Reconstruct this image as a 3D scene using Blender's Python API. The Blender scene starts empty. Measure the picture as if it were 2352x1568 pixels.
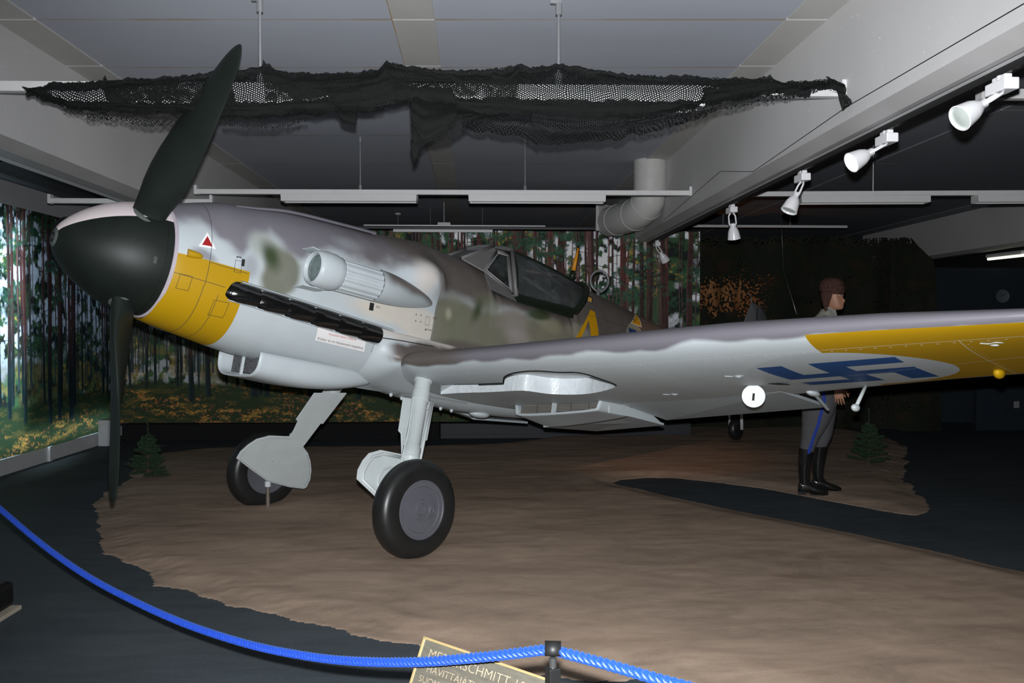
import bpy, bmesh, math, random
import numpy as np
from mathutils import Vector, Matrix
random.seed(7); rng = np.random.default_rng(7)
PI = math.pi
scene = bpy.context.scene
C = scene.collection

# ------------------------------------------------------------------ camera
F = 1900.0; CXP = 1176.0; CYP = 784.0
CAM = np.array([0.0, 0.0, 1.55])
YAW = math.radians(2.44); PITCH = math.radians(-1.03)
FW = np.array([math.sin(YAW)*math.cos(PITCH), math.cos(YAW)*math.cos(PITCH), math.sin(PITCH)])
RT = np.array([math.cos(YAW), -math.sin(YAW), 0.0]); UP = np.cross(RT, FW)
cd = bpy.data.cameras.new('camera'); cam = bpy.data.objects.new('camera', cd); C.objects.link(cam)
cd.sensor_width = 36.0; cd.lens = 36.0*F/2352.0; cd.clip_start = 0.05; cd.clip_end = 100
cam.matrix_world = Matrix(((RT[0], UP[0], -FW[0], CAM[0]), (RT[1], UP[1], -FW[1], CAM[1]), (RT[2], UP[2], -FW[2], CAM[2]), (0, 0, 0, 1)))
scene.camera = cam
# ------------------------------------------------------------------ world, exposure
wd = bpy.data.worlds.new('dim_hall'); scene.world = wd; wd.use_nodes = True
wd.node_tree.nodes['Background'].inputs[0].default_value = (0.75, 0.85, 1.0, 1)
wd.node_tree.nodes['Background'].inputs[1].default_value = 0.004
scene.view_settings.view_transform = 'Standard'; scene.view_settings.look = 'None'
scene.view_settings.gamma = 1.0; scene.view_settings.use_curve_mapping = False
scene.view_settings.exposure = 0.0
# ------------------------------------------------------------------ lights
def lamp(name, kind, loc, energy, color=(1, 1, 1), target=None, **kw):
    d = bpy.data.lights.new(name, kind); d.energy = energy; d.color = color
    for k, v in kw.items(): setattr(d, k, v)
    o = bpy.data.objects.new(name, d); C.objects.link(o); o.location = loc
    if target is not None:
        o.rotation_euler = (Vector(target)-Vector(loc)).to_track_quat('-Z', 'Y').to_euler()
    return o
FLASH = tuple(CAM + UP*0.11 + FW*0.02)
lamp('camera_flash', 'SPOT', FLASH, 1500, (0.96, 0.98, 1.0), target=tuple(CAM+FW*10+RT*0.6-UP*0.1), spot_size=math.radians(98), spot_blend=0.70, shadow_soft_size=0.022)
lamp('daylight_from_window', 'AREA', (-4.85, 5.6, 1.5), 3, (0.62, 0.8, 1.0), target=(0, 5.6, 1.3), shape='RECTANGLE', size=3.0, size_y=2.2)
# warm light of the spot lamps that are switched on
SPOTS = [(3.72, 0, 0), (4.79, 1, 0), (6.05, 0, 0), (7.75, 1, 0), (11.2, 0, 0)]
lamp('track_lamp_beam', 'SPOT', (2.12, 4.62, 2.50), 34, (1.0, 0.62, 0.35), target=(0.6, 8.4, 0), spot_size=math.radians(44), spot_blend=0.8, shadow_soft_size=0.03)
lamp('track_lamp_beam', 'SPOT', (2.50, 7.55, 2.42), 32, (1.0, 0.50, 0.24), target=(2.1, 9.6, 0.1), spot_size=math.radians(60), spot_blend=0.8, shadow_soft_size=0.03)
lamp('lamp_behind_net', 'SPOT', (3.9, 13.1, 0.3), 13, (1.0, 0.36, 0.10), target=(3.9, 13.9, 1.8), spot_size=math.radians(100), spot_blend=0.9, shadow_soft_size=0.05)

# ------------------------------------------------------------------ picture rays -> places in the hall
def ray(px, py):
    d = FW*F + RT*(px-CXP) - UP*(py-CYP); return d/np.linalg.norm(d)
def at_z(px, py, z=0.0):
    d = ray(px, py); return CAM + d*((z-CAM[2])/d[2])
def at_y(px, py, y):
    d = ray(px, py); return CAM + d*((y-CAM[1])/d[1])
def at_x(px, py, x):
    d = ray(px, py); return CAM + d*((x-CAM[0])/d[0])
# aircraft frame: a aft, l port (left wing), u up; origin at the propeller hub
PSI = math.radians(45.8); TH = math.radians(11.0); HUB = np.array([-2.195, 5.176, 2.0])
AL = np.array([math.cos(PSI), -math.sin(PSI), 0.0]); A0 = np.array([math.sin(PSI), math.cos(PSI), 0.0])
AA = A0*math.cos(TH)+np.array([0, 0, -math.sin(TH)]); AU = A0*math.sin(TH)+np.array([0, 0, math.cos(TH)])
AM = np.stack([AA, AL, AU])
def loc_of(P): return AM@(np.asarray(P, float)-HUB)
CL = loc_of(CAM)
def onY(px, py, y):
    e = AM@ray(px, py); return CL+e*((y-CL[1])/e[1])
def onX(px, py, x):
    e = AM@ray(px, py); return CL+e*((x-CL[0])/e[0])
def onU(px, py, u0, dih=0.092, inc=0.0, l0=0.6, a0=2.3):
    e = AM@ray(px, py); n = np.array([-inc, -dih, 1.0]); k = u0-dih*l0-inc*a0
    return CL+e*((k-n@CL)/(n@e))
AIR = Matrix(((AA[0], AL[0], AU[0], HUB[0]), (AA[1], AL[1], AU[1], HUB[1]), (AA[2], AL[2], AU[2], HUB[2]), (0, 0, 0, 1)))

# ------------------------------------------------------------------ node maths
class Nd:
    def __init__(s, name, rough=0.6, spec=0.3, metal=0.0, coat=0.0):
        s.m = bpy.data.materials.new(name); s.m.use_nodes = True; s.t = s.m.node_tree
        s.b = s.t.nodes['Principled BSDF']; s.out = s.t.nodes['Material Output']
        s.b.inputs['Roughness'].default_value = rough; s.b.inputs['Specular IOR Level'].default_value = spec
        s.b.inputs['Metallic'].default_value = metal; s.b.inputs['Coat Weight'].default_value = coat
    def link(s, a, b): s.t.links.new(a, b)
    def setin(s, node, i, v):
        if isinstance(v, V): s.link(v.s, node.inputs[i])
        elif isinstance(v, (tuple, list)):
            node.inputs[i].default_value = tuple(v) if len(v) == len(node.inputs[i].default_value) else tuple(v)+(1,)
        else: node.inputs[i].default_value = v
    def math(s, op, *a, clamp=False):
        n = s.t.nodes.new('ShaderNodeMath'); n.operation = op; n.use_clamp = clamp
        for i, v in enumerate(a): s.setin(n, i, v)
        return V(s, n.outputs[0])
    def obj(s):
        n = s.t.nodes.new('ShaderNodeTexCoord'); x = s.t.nodes.new('ShaderNodeSeparateXYZ'); s.link(n.outputs['Object'], x.inputs[0])
        s.oc = n.outputs['Object']
        return V(s, x.outputs[0]), V(s, x.outputs[1]), V(s, x.outputs[2])
    def noise(s, scale=5, detail=3, rough=0.5, vec=None, stretch=None, out='Fac', dist=0):
        n = s.t.nodes.new('ShaderNodeTexNoise'); n.inputs['Scale'].default_value = scale; n.inputs['Detail'].default_value = detail
        n.inputs['Roughness'].default_value = rough; n.inputs['Distortion'].default_value = dist
        if vec is None:
            if not hasattr(s, 'oc'): s.obj()
            vec = s.oc
        if stretch is not None:
            mp = s.t.nodes.new('ShaderNodeMapping'); mp.inputs['Scale'].default_value = stretch; s.link(vec, mp.inputs[0]); vec = mp.outputs[0]
        s.link(vec, n.inputs['Vector']); return V(s, n.outputs['Fac' if out == 'Fac' else 'Color'])
    def attr(s, name, out='Fac'):
        n = s.t.nodes.new('ShaderNodeAttribute'); n.attribute_name = name; return V(s, n.outputs[out])
    def mix(s, f, a, b):
        n = s.t.nodes.new('ShaderNodeMix'); n.data_type = 'RGBA'
        s.setin(n, 0, f); s.setin(n, 6, a); s.setin(n, 7, b); return V(s, n.outputs[2])
    def ramp(s, f, stops):
        n = s.t.nodes.new('ShaderNodeValToRGB'); s.link(f.s, n.inputs[0]); e = n.color_ramp.elements
        while len(e) < len(stops): e.new(0.5)
        for q, (p, c) in zip(e, stops): q.position = p; q.color = tuple(c)+(1,) if len(c) == 3 else c
        return V(s, n.outputs[0])
    def sm(s, x, lo, hi):
        n = s.t.nodes.new('ShaderNodeMapRange'); n.interpolation_type = 'SMOOTHSTEP'; n.clamp = True
        s.setin(n, 0, x); s.setin(n, 1, lo); s.setin(n, 2, hi); return V(s, n.outputs[0])
    def color(s, v): s.setin(s.b, 'Base Color', v) if not isinstance(v, V) else s.link(v.s, s.b.inputs['Base Color'])
    def rough(s, v): s.link(v.s, s.b.inputs['Roughness'])
    def bump(s, h, strength=0.3, dist=0.01):
        n = s.t.nodes.new('ShaderNodeBump'); n.inputs['Strength'].default_value = strength; n.inputs['Distance'].default_value = dist
        s.link(h.s, n.inputs['Height']); s.link(n.outputs[0], s.b.inputs['Normal'])
    def alpha(s, v): s.link(v.s, s.b.inputs['Alpha'])
class V:
    def __init__(s, n, sock): s.n = n; s.s = sock
    def __add__(s, o): return s.n.math('ADD', s, o)
    __radd__ = __add__
    def __sub__(s, o): return s.n.math('SUBTRACT', s, o)
    def __rsub__(s, o): return s.n.math('SUBTRACT', o, s)
    def __mul__(s, o): return s.n.math('MULTIPLY', s, o)
    __rmul__ = __mul__
    def __truediv__(s, o): return s.n.math('DIVIDE', s, o)
    def __gt__(s, o): return s.n.math('GREATER_THAN', s, o)
    def __lt__(s, o): return s.n.math('LESS_THAN', s, o)
    def __and__(s, o): return s.n.math('MULTIPLY', s, o)
    def __or__(s, o): return s.n.math('MAXIMUM', s, o)
    def inv(s): return s.n.math('SUBTRACT', 1.0, s)
    def abs(s): return s.n.math('ABSOLUTE', s)
    def frac(s): return s.n.math('FRACT', s)
def box_mask(x, y, x0, x1, y0, y1): return (x > x0) & (x < x1) & (y > y0) & (y < y1)
def tri_mask(x, y, pts):
    # convex polygon, any winding
    ar = sum(pts[i][0]*pts[(i+1) % len(pts)][1]-pts[(i+1) % len(pts)][0]*pts[i][1] for i in range(len(pts)))
    if ar < 0: pts = pts[::-1]
    m = None
    for i in range(len(pts)):
        (x0, y0), (x1, y1) = pts[i], pts[(i+1) % len(pts)]
        h = ((y-y0)*(x1-x0) - (x-x0)*(y1-y0)) > 0.0
        m = h if m is None else (m & h)
    return m

def plain(name, col, rough=0.6, spec=0.3, metal=0.0, coat=0.0, var=0.08, scale=12, bump=0.0, bscale=60):
    n = Nd(name, rough, spec, metal, coat)
    f = n.noise(scale, 4)
    lo = tuple(max(0, c*(1-var)) for c in col); hi = tuple(min(1, c*(1+var)) for c in col)
    n.color(n.ramp(f, [(0.3, lo), (0.7, hi)]))
    if bump: n.bump(n.noise(bscale, 3), bump, 0.004)
    return n.m
def emit(name, col, strength):
    n = Nd(name, 0.5); n.b.inputs['Emission Color'].default_value = tuple(col)+(1,); n.b.inputs['Emission Strength'].default_value = strength
    f = n.noise(3, 2); n.color(n.ramp(f, [(0, tuple(c*.8 for c in col)), (1, col)])); return n.m

# ------------------------------------------------------------------ mesh helpers
class MB:
    def __init__(s): s.v = []; s.f = []; s.mi = []; s.cur = 0
    def add(s, vs, fs):
        o = len(s.v); s.v += [tuple(map(float, p)) for p in vs]
        s.f += [tuple(o+i for i in f) for f in fs]; s.mi += [s.cur]*len(fs)
    def box(s, c, d, R=None):
        x, y, z = (k/2 for k in d); vs = []
        for sx in (-1, 1):
            for sy in (-1, 1):
                for sz in (-1, 1):
                    p = Vector((sx*x, sy*y, sz*z))
                    if R is not None: p = R@p
                    vs.append(p+Vector(c))
        s.add(vs, [(0, 1, 3, 2), (4, 6, 7, 5), (0, 4, 5, 1), (2, 3, 7, 6), (0, 2, 6, 4), (1, 5, 7, 3)])
    def b2(s, x0, x1, y0, y1, z0, z1): s.box(((x0+x1)/2, (y0+y1)/2, (z0+z1)/2), (x1-x0, y1-y0, z1-z0))
    def tube(s, pts, r, n=10, cap=True, closed=False):
        pts = [Vector(p) for p in pts]; m = len(pts); rs = r if hasattr(r, '__len__') else [r]*m
        rings = []; prev = None
        for i, p in enumerate(pts):
            if closed: d = pts[(i+1) % m]-pts[i-1]
            else: d = pts[min(i+1, m-1)]-pts[max(i-1, 0)]
            d.normalize()
            if prev is None:
                a = Vector((0, 0, 1)) if abs(d.z) < 0.9 else Vector((1, 0, 0)); x = d.cross(a).normalized()
            else:
                x = (prev-d*prev.dot(d)).normalized()
            prev = x; y = d.cross(x)
            rings.append([p+(x*math.cos(2*PI*k/n)+y*math.sin(2*PI*k/n))*rs[i] for k in range(n)])
        vs = [q for g in rings for q in g]; fs = []
        for i in range(m if closed else m-1):
            j = (i+1) % m
            for k in range(n): fs.append((i*n+k, i*n+(k+1) % n, j*n+(k+1) % n, j*n+k))
        if cap and not closed: fs += [tuple(range(n))[::-1], tuple((m-1)*n+k for k in range(n))]
        s.add(vs, fs)
    def cyl(s, p0, p1, r, n=20, r1=None): s.tube([p0, p1], [r, r if r1 is None else r1], n)
    def grid(s, P, closed_u=False, closed_v=False, flip=False):
        nu, nv = len(P), len(P[0]); vs = [q for row in P for q in row]; fs = []
        for i in range(nu if closed_u else nu-1):
            for j in range(nv if closed_v else nv-1):
                a, b, c, d = i*nv+j, i*nv+(j+1) % nv, ((i+1) % nu)*nv+(j+1) % nv, ((i+1) % nu)*nv+j
                fs.append((a, d, c, b) if flip else (a, b, c, d))
        s.add(vs, fs)
    def lathe(s, prof, o, ax, n=48, ref=None):
        # prof: (distance along axis, radius)
        ax = Vector(ax).normalized(); a = Vector(ref) if ref is not None else (Vector((0, 0, 1)) if abs(ax.z) < .9 else Vector((1, 0, 0)))
        x = ax.cross(a).normalized(); y = ax.cross(x); o = Vector(o)
        s.grid([[o+ax*t+(x*math.cos(2*PI*k/n)+y*math.sin(2*PI*k/n))*max(r, 1e-5) for k in range(n)] for t, r in prof], closed_v=True)
    def prism(s, poly, off):
        # poly: list of 3-D points, extruded by vector off
        n = len(poly); off = Vector(off); vs = [Vector(p) for p in poly]+[Vector(p)+off for p in poly]
        s.add(vs, [tuple(range(n))[::-1], tuple(range(n, 2*n))]+[(i, (i+1) % n, n+(i+1) % n, n+i) for i in range(n)])
    def sphere(s, c, r, n=20, m=12, R=None):
        r = r if hasattr(r, '__len__') else (r, r, r); P = []
        for i in range(m+1):
            t = -PI/2+PI*i/m
            row = []
            for k in range(n):
                q = Vector((math.cos(t)*math.cos(2*PI*k/n)*r[0], math.cos(t)*math.sin(2*PI*k/n)*r[1], math.sin(t)*r[2]))
                if R is not None: q = R@q
                row.append(q+Vector(c))
            P.append(row)
        s.grid(P, closed_v=True)
    def build(s, name, mats, parent=None, smooth=False, bevel=0.0, weld=True, recalc=True, origin=None, auto=None):
        vs = s.v
        if origin is not None: vs = [(p[0]-origin[0], p[1]-origin[1], p[2]-origin[2]) for p in vs]
        me = bpy.data.meshes.new(name); me.from_pydata(vs, [], s.f)
        mats = mats if isinstance(mats, (list, tuple)) else [mats]
        for m in mats: me.materials.append(m)
        if len(mats) > 1: me.polygons.foreach_set('material_index', s.mi)
        if weld or recalc:
            b = bmesh.new(); b.from_mesh(me)
            if weld: bmesh.ops.remove_doubles(b, verts=b.verts, dist=1e-5)
            if recalc: bmesh.ops.recalc_face_normals(b, faces=b.faces)
            b.to_mesh(me); b.free()
        if smooth:
            me.polygons.foreach_set('use_smooth', [True]*len(me.polygons))
            if auto: me.set_sharp_from_angle(angle=math.radians(auto))
        o = bpy.data.objects.new(name, me); C.objects.link(o)
        if origin is not None: o.location = origin
        if parent is not None: o.parent = parent
        if bevel:
            md = o.modifiers.new('bevel', 'BEVEL'); md.width = bevel; md.segments = 2; md.limit_method = 'ANGLE'; md.angle_limit = math.radians(40)
        return o
def tag(o, label=None, cat=None, group=None, kind=None):
    if label: o['label'] = label
    if cat: o['category'] = cat
    if group: o['group'] = group
    if kind: o['kind'] = kind
    return o
def empty(name, loc=(0, 0, 0), label=None, cat=None, group=None):
    o = bpy.data.objects.new(name, None); C.objects.link(o); o.location = loc; o.empty_display_size = 0.1
    return tag(o, label, cat, group)
def copy_tree(o, parent=None):
    c = o.copy(); C.objects.link(c); c.parent = parent
    for ch in list(o.children): copy_tree(ch, c)
    return c
def lerp(x, xs, ys): return float(np.interp(x, xs, ys))
def spl(x, xs, ys):
    # smooth (monotone-ish cubic) interpolation of a table
    xs = np.asarray(xs, float); ys = np.asarray(ys, float); x = np.asarray(x, float)
    d = np.diff(ys)/np.diff(xs); m = np.zeros_like(ys); m[1:-1] = np.where(d[:-1]*d[1:] > 0, 2*d[:-1]*d[1:]/(d[:-1]+d[1:]+1e-12), 0); m[0] = d[0]; m[-1] = d[-1]
    i = np.clip(np.searchsorted(xs, x)-1, 0, len(xs)-2); h = xs[i+1]-xs[i]; t = np.clip((x-xs[i])/h, 0, 1)
    return (2*t**3-3*t**2+1)*ys[i]+(t**3-2*t**2+t)*h*m[i]+(-2*t**3+3*t**2)*ys[i+1]+(t**3-t**2)*h*m[i+1]
def vnoise(x, y, seed=0):
    # value noise on a lattice, vectorised
    x = np.asarray(x, float); y = np.asarray(y, float)
    xi = np.floor(x).astype(np.int64); yi = np.floor(y).astype(np.int64); fx = x-xi; fy = y-yi
    fx = fx*fx*(3-2*fx); fy = fy*fy*(3-2*fy)
    def h(i, j):
        n = (i*374761393+j*668265263+seed*1442695041) & 0xffffffff; n = ((n ^ (n >> 13))*1274126177) & 0xffffffff
        return ((n ^ (n >> 16)) & 0xffff)/65535.0
    return (h(xi, yi)*(1-fx)+h(xi+1, yi)*fx)*(1-fy)+(h(xi, yi+1)*(1-fx)+h(xi+1, yi+1)*fx)*fy
def fbm(x, y, seed=0, o=4):
    r = 0; a = 0.5; t = 0
    for k in range(o): r = r+a*vnoise(x*2**k, y*2**k, seed+k*17); t += a; a *= 0.5
    return r/t
def sstep(x, a, b):
    t = np.clip((x-a)/(b-a), 0, 1); return t*t*(3-2*t)
def srgb(*c): return tuple(((v/255)/12.92 if v/255 <= 0.04045 else ((v/255+0.055)/1.055)**2.4) for v in c)
# ================================================================== THE HALL
def painted(name, col, rough=0.7, speck=True, hue=None):
    n = Nd(name, rough, 0.25); o = n.obj()
    f = n.noise(0.8, 4); c = n.ramp(f, [(0.3, tuple(k*0.93 for k in col)), (0.7, tuple(min(1, k*1.05) for k in col))])
    if speck:
        g = n.noise(38, 2, 0.6); c = n.mix(n.sm(g, 0.70, 0.74)*0.6, c, tuple(min(1, k*1.9) for k in col))
    n.color(c); n.bump(n.noise(90, 2), 0.12, 0.003); return n.m
M_ceil = None
def ceil_mat():
    n = Nd('ceiling_boards', 0.85, 0.15); x, y, z = n.obj()
    f = n.noise(1.3, 4, stretch=(0.3, 1, 1)); st = n.noise(8, 3, 0.7, stretch=(1.2, 60, 1))
    c = n.ramp(f*0.6+st*0.4, [(0.32, (0.40, 0.42, 0.475)), (0.68, (0.48, 0.505, 0.565))])
    c = n.mix(n.sm(x, 2.3, 2.5), c, (0.25, 0.27, 0.31))          # the neighbouring bay gets a darker colour
    # mustard coloured sealing joints between the boards
    j = None
    for yy in JOINTS:
        m = ((y-yy+x*0.0424).abs()) < 0.009
        j = m if j is None else (j | m)
    j = j | ((x-4.995).abs() < .012) | ((x+0.535).abs() < .006)
    brk = n.sm(n.noise(2.2, 3, 0.6), 0.38, 0.6)
    c = n.mix(j*(0.30+brk*0.5), c, (0.36, 0.23, 0.08))
    n.color(c); return n.m
H = 3.50
def jy(py, px=1150): return float(at_z(px, py, H)[1])+float(at_z(px, py, H)[0])*0.0424
JOINTS = [jy(45), jy(155), jy(311), jy(376), jy(436), jy(470), jy(498)]
mb = MB(); mb.b2(-5.9, 9.2, -1.2, 17.5, H, H+0.12)
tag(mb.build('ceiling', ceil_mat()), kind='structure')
# floor
def floor_mat():
    n = Nd('slate_floor', 0.6, 0.06); o = n.obj()
    a = n.noise(0.9, 5, 0.6); b = n.noise(3.0, 6, 0.7, stretch=(0.5, 3, 1)); d = n.noise(60, 3)
    c = n.ramp(a*0.4+b*0.35+d*0.25, [(0.35, (0.034, 0.042, 0.048)), (0.65, (0.066, 0.078, 0.087))])
    n.color(c); n.rough(n.sm(b, 0.3, 0.8)*0.2+0.52); n.bump(d, 0.08, 0.002); return n.m
mb = MB(); mb.b2(-5.9, 9.2, -1.2, 17.5, -0.12, 0.0)
tag(mb.build('floor', floor_mat()), kind='structure')
M_wall = painted('pale_wall_paint', (0.36, 0.36, 0.37))
M_dark = plain('dark_wall_paint', (0.014, 0.016, 0.019), 0.8, var=0.15)
M_white = plain('white_lacquered_metal', (0.62, 0.62, 0.62), 0.38, 0.45, var=0.03)
XL = -5.00
mb = MB(); mb.b2(XL-0.15, XL, -1.2, 3.2, 0, H); mb.b2(XL-0.15, XL, 3.2, 11.75, 0, 0.16); mb.b2(XL-0.15, XL, 3.2, 11.75, 2.72, H)
mb.b2(XL-0.15, XL, 11.35, 11.75, 0.16, 2.72); mb.b2(XL-0.15, XL, 7.55, 7.8, 0.16, 2.72)
tag(mb.build('wall_left', M_wall), kind='structure')
mb = MB(); mb.b2(-5.9, 9.2, 17.5, 17.65, 0, H)
tag(mb.build('wall_back', M_dark), kind='structure')
mb = MB(); mb.b2(9.2, 9.35, -1.2, 17.5, 0, H)
tag(mb.build('wall_right', M_dark), kind='structure')
mb = MB(); mb.b2(-5.9, 9.2, -1.35, -1.2, 0, H)
tag(mb.build('wall_front', painted('grey_wall_paint', (0.13, 0.13, 0.135))), kind='structure')
# window band with daylight behind the cloth on the left
M_day = emit('overcast_daylight', (0.62, 0.86, 1.0), 7.0)
def light_mask_mat():
    n = Nd('grey_light_mask', .9, .1); f = n.noise(4, 3); c = n.ramp(f, [(.3, (.10, .11, .12)), (.7, (.14, .15, .16))]); n.color(c)
    tr = n.t.nodes.new('ShaderNodeBsdfTranslucent'); tr.inputs[0].default_value = (.25, .27, .30, 1); mx = n.t.nodes.new('ShaderNodeMixShader'); mx.inputs[0].default_value = .14
    n.link(n.b.outputs[0], mx.inputs[1]); n.link(tr.outputs[0], mx.inputs[2]); n.link(mx.outputs[0], n.out.inputs[0]); return n.m
M_mask = light_mask_mat()
M_frame = plain('white_window_frame', (0.5, 0.5, 0.5), 0.5)
k = 1
for (y0, y1) in ((3.2, 7.55), (7.8, 11.35)):
    w = empty('window_%d' % k, (XL, (y0+y1)/2, 0.16)); tag(w, kind='structure'); k += 1
    m = MB(); 
    for (a, b, c, d) in ((y0, y0+.06, 0.16, 2.72), (y1-.06, y1, 0.16, 2.72), (y0, y1, 0.16, 0.21), (y0, y1, 2.66, 2.72)):
        m.b2(XL-0.10, XL-0.03, a, b, c, d)
    fr = m.build('window_frame', M_frame, w, origin=(XL, (y0+y1)/2, 0.16)); fr.location = (0, 0, 0)
    m = MB(); m.b2(XL-0.075, XL-0.07, y0+.06, y1-.06, 0.21, 2.66)
    fr = m.build('window_pane', M_day, w, origin=(XL, (y0+y1)/2, 0.16)); fr.location = (0, 0, 0)
    yb = max(y0+.05, float(at_x(38, 750, XL)[1])) if y0 > 5 else y0+.05
    m = MB(); m.grid([[(XL-.02+.004*math.sin(yy*9), yy, zz) for zz in (0.40, 1.2, 2.0, 2.70)] for yy in np.linspace(yb, y1-.01, 60)]); fr = m.build('window_light_mask', M_mask, w, origin=(XL, (y0+y1)/2, 0.16), smooth=True); fr.location = (0, 0, 0)  # added unseen sheet, shaped to leave bright window strips at edge and foot
# long ceiling strips (lighter, with white cross lines)
def strip_mat(name, col, tick):
    n = Nd(name, 0.6, 0.3); x, y, z = n.obj()
    f = n.noise(5, 3); c = n.ramp(f, [(0.3, tuple(k*.95 for k in col)), (0.7, col)])
    m = None
    for yy in TICKS:
        q = ((y-yy+x*0.0424).abs()) < 0.011
        m = q if m is None else (m | q)
    n.color(n.mix(m, c, tick)); n.bump(n.noise(40, 2, stretch=(1, 8, 1)), 0.08, 0.003); return n.m
TICKS = [float(at_z(950, py, H)[1])+float(at_z(950, py, H)[0])*0.0424 for py in (40.8, 148, 250, 373, 425, 466, 503, 530, 550, 566)]
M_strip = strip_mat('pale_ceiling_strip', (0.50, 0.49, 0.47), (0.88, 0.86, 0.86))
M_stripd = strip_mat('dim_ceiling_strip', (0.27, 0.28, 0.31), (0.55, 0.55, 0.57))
t = 1
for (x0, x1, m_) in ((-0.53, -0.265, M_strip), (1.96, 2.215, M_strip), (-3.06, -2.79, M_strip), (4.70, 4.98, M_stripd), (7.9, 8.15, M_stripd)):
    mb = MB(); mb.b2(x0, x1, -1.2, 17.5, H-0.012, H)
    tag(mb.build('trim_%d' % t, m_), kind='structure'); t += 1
M_beam = painted('beam_paint', (0.56, 0.55, 0.545), 0.6)
def sof_mat():
    n = Nd('beam_soffit_paint', .5, .25); x, y, z = n.obj(); f = n.noise(2, 4); c = n.ramp(f, [(.3, (.42, .41, .41)), (.7, (.50, .49, .49))])
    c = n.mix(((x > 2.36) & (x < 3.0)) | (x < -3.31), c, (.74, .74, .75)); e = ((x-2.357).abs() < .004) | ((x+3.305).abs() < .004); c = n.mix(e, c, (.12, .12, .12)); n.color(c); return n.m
M_sof = sof_mat()
M_lip = plain('beam_steel_lip', (0.50, 0.50, 0.505), 0.45, 0.4, var=0.04)
def beam(x0, x1, zb, side):
    global t
    mb = MB(); mb.b2(x0, x1, -1.2, 15.5 if side < 3 else 17.5, zb+0.05, H)
    # chamfered soffit and outer lip
    mb.cur = 1
    if side == 1: xs = [(x0, zb+0.05), (x0+0.10, zb), (x1+0.02, zb), (x1+0.02, zb+0.05)]
    elif side == 2: xs = [(x1, zb+0.05), (x1-0.12, zb), (x0-0.02, zb), (x0-0.02, zb+0.05)]
    else: xs = [(x0, zb+0.05), (x0+.1, zb), (x1, zb), (x1, zb+.05)]
    mb.prism([(x, -1.19, z) for x, z in xs], (0, 16.6 if side < 3 else 18.6, 0))
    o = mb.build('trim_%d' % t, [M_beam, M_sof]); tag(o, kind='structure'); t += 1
    return o
beam(2.215, 2.42, 2.735, 1)
beam(-3.37, -3.05, 2.735, 2)
beam(8.3, 8.55, 2.80, 3)
# boxed-in service recess between the left beam and the window wall
mb = MB()
for (a, b, c, d) in ((-5.0, -4.96, 8.0, 11.0), (-3.95, -3.91, 8.0, 11.0)): mb.b2(a, b, c, d, 3.12, H)
mb.b2(-5.0, -3.91, 8.0, 8.04, 3.12, H); mb.b2(-5.0, -3.91, 10.96, 11.0, 3.12, H); mb.b2(-5.0, -3.91, 8.0, 11.0, 3.10, 3.13)
tag(mb.build('trim_%d' % t, plain('dark_duct_sheet', (0.05, 0.055, 0.06), 0.5, var=.1)), kind='structure'); t += 1
# baseboards / convector casing along the left wall
mb = MB(); mb.b2(XL, XL+0.07, 2.0, 11.70, 0.0, 0.17)
for yy in (5.2, 6.6, 8.15, 8.4, 9.7, 11.2): mb.b2(XL+0.07, XL+0.10, yy, yy+0.06, 0.0, 0.17)
tag(mb.build('baseboard_left', plain('white_baseboard', (0.50, 0.51, 0.52), 0.5, var=.04)), kind='structure')

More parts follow.
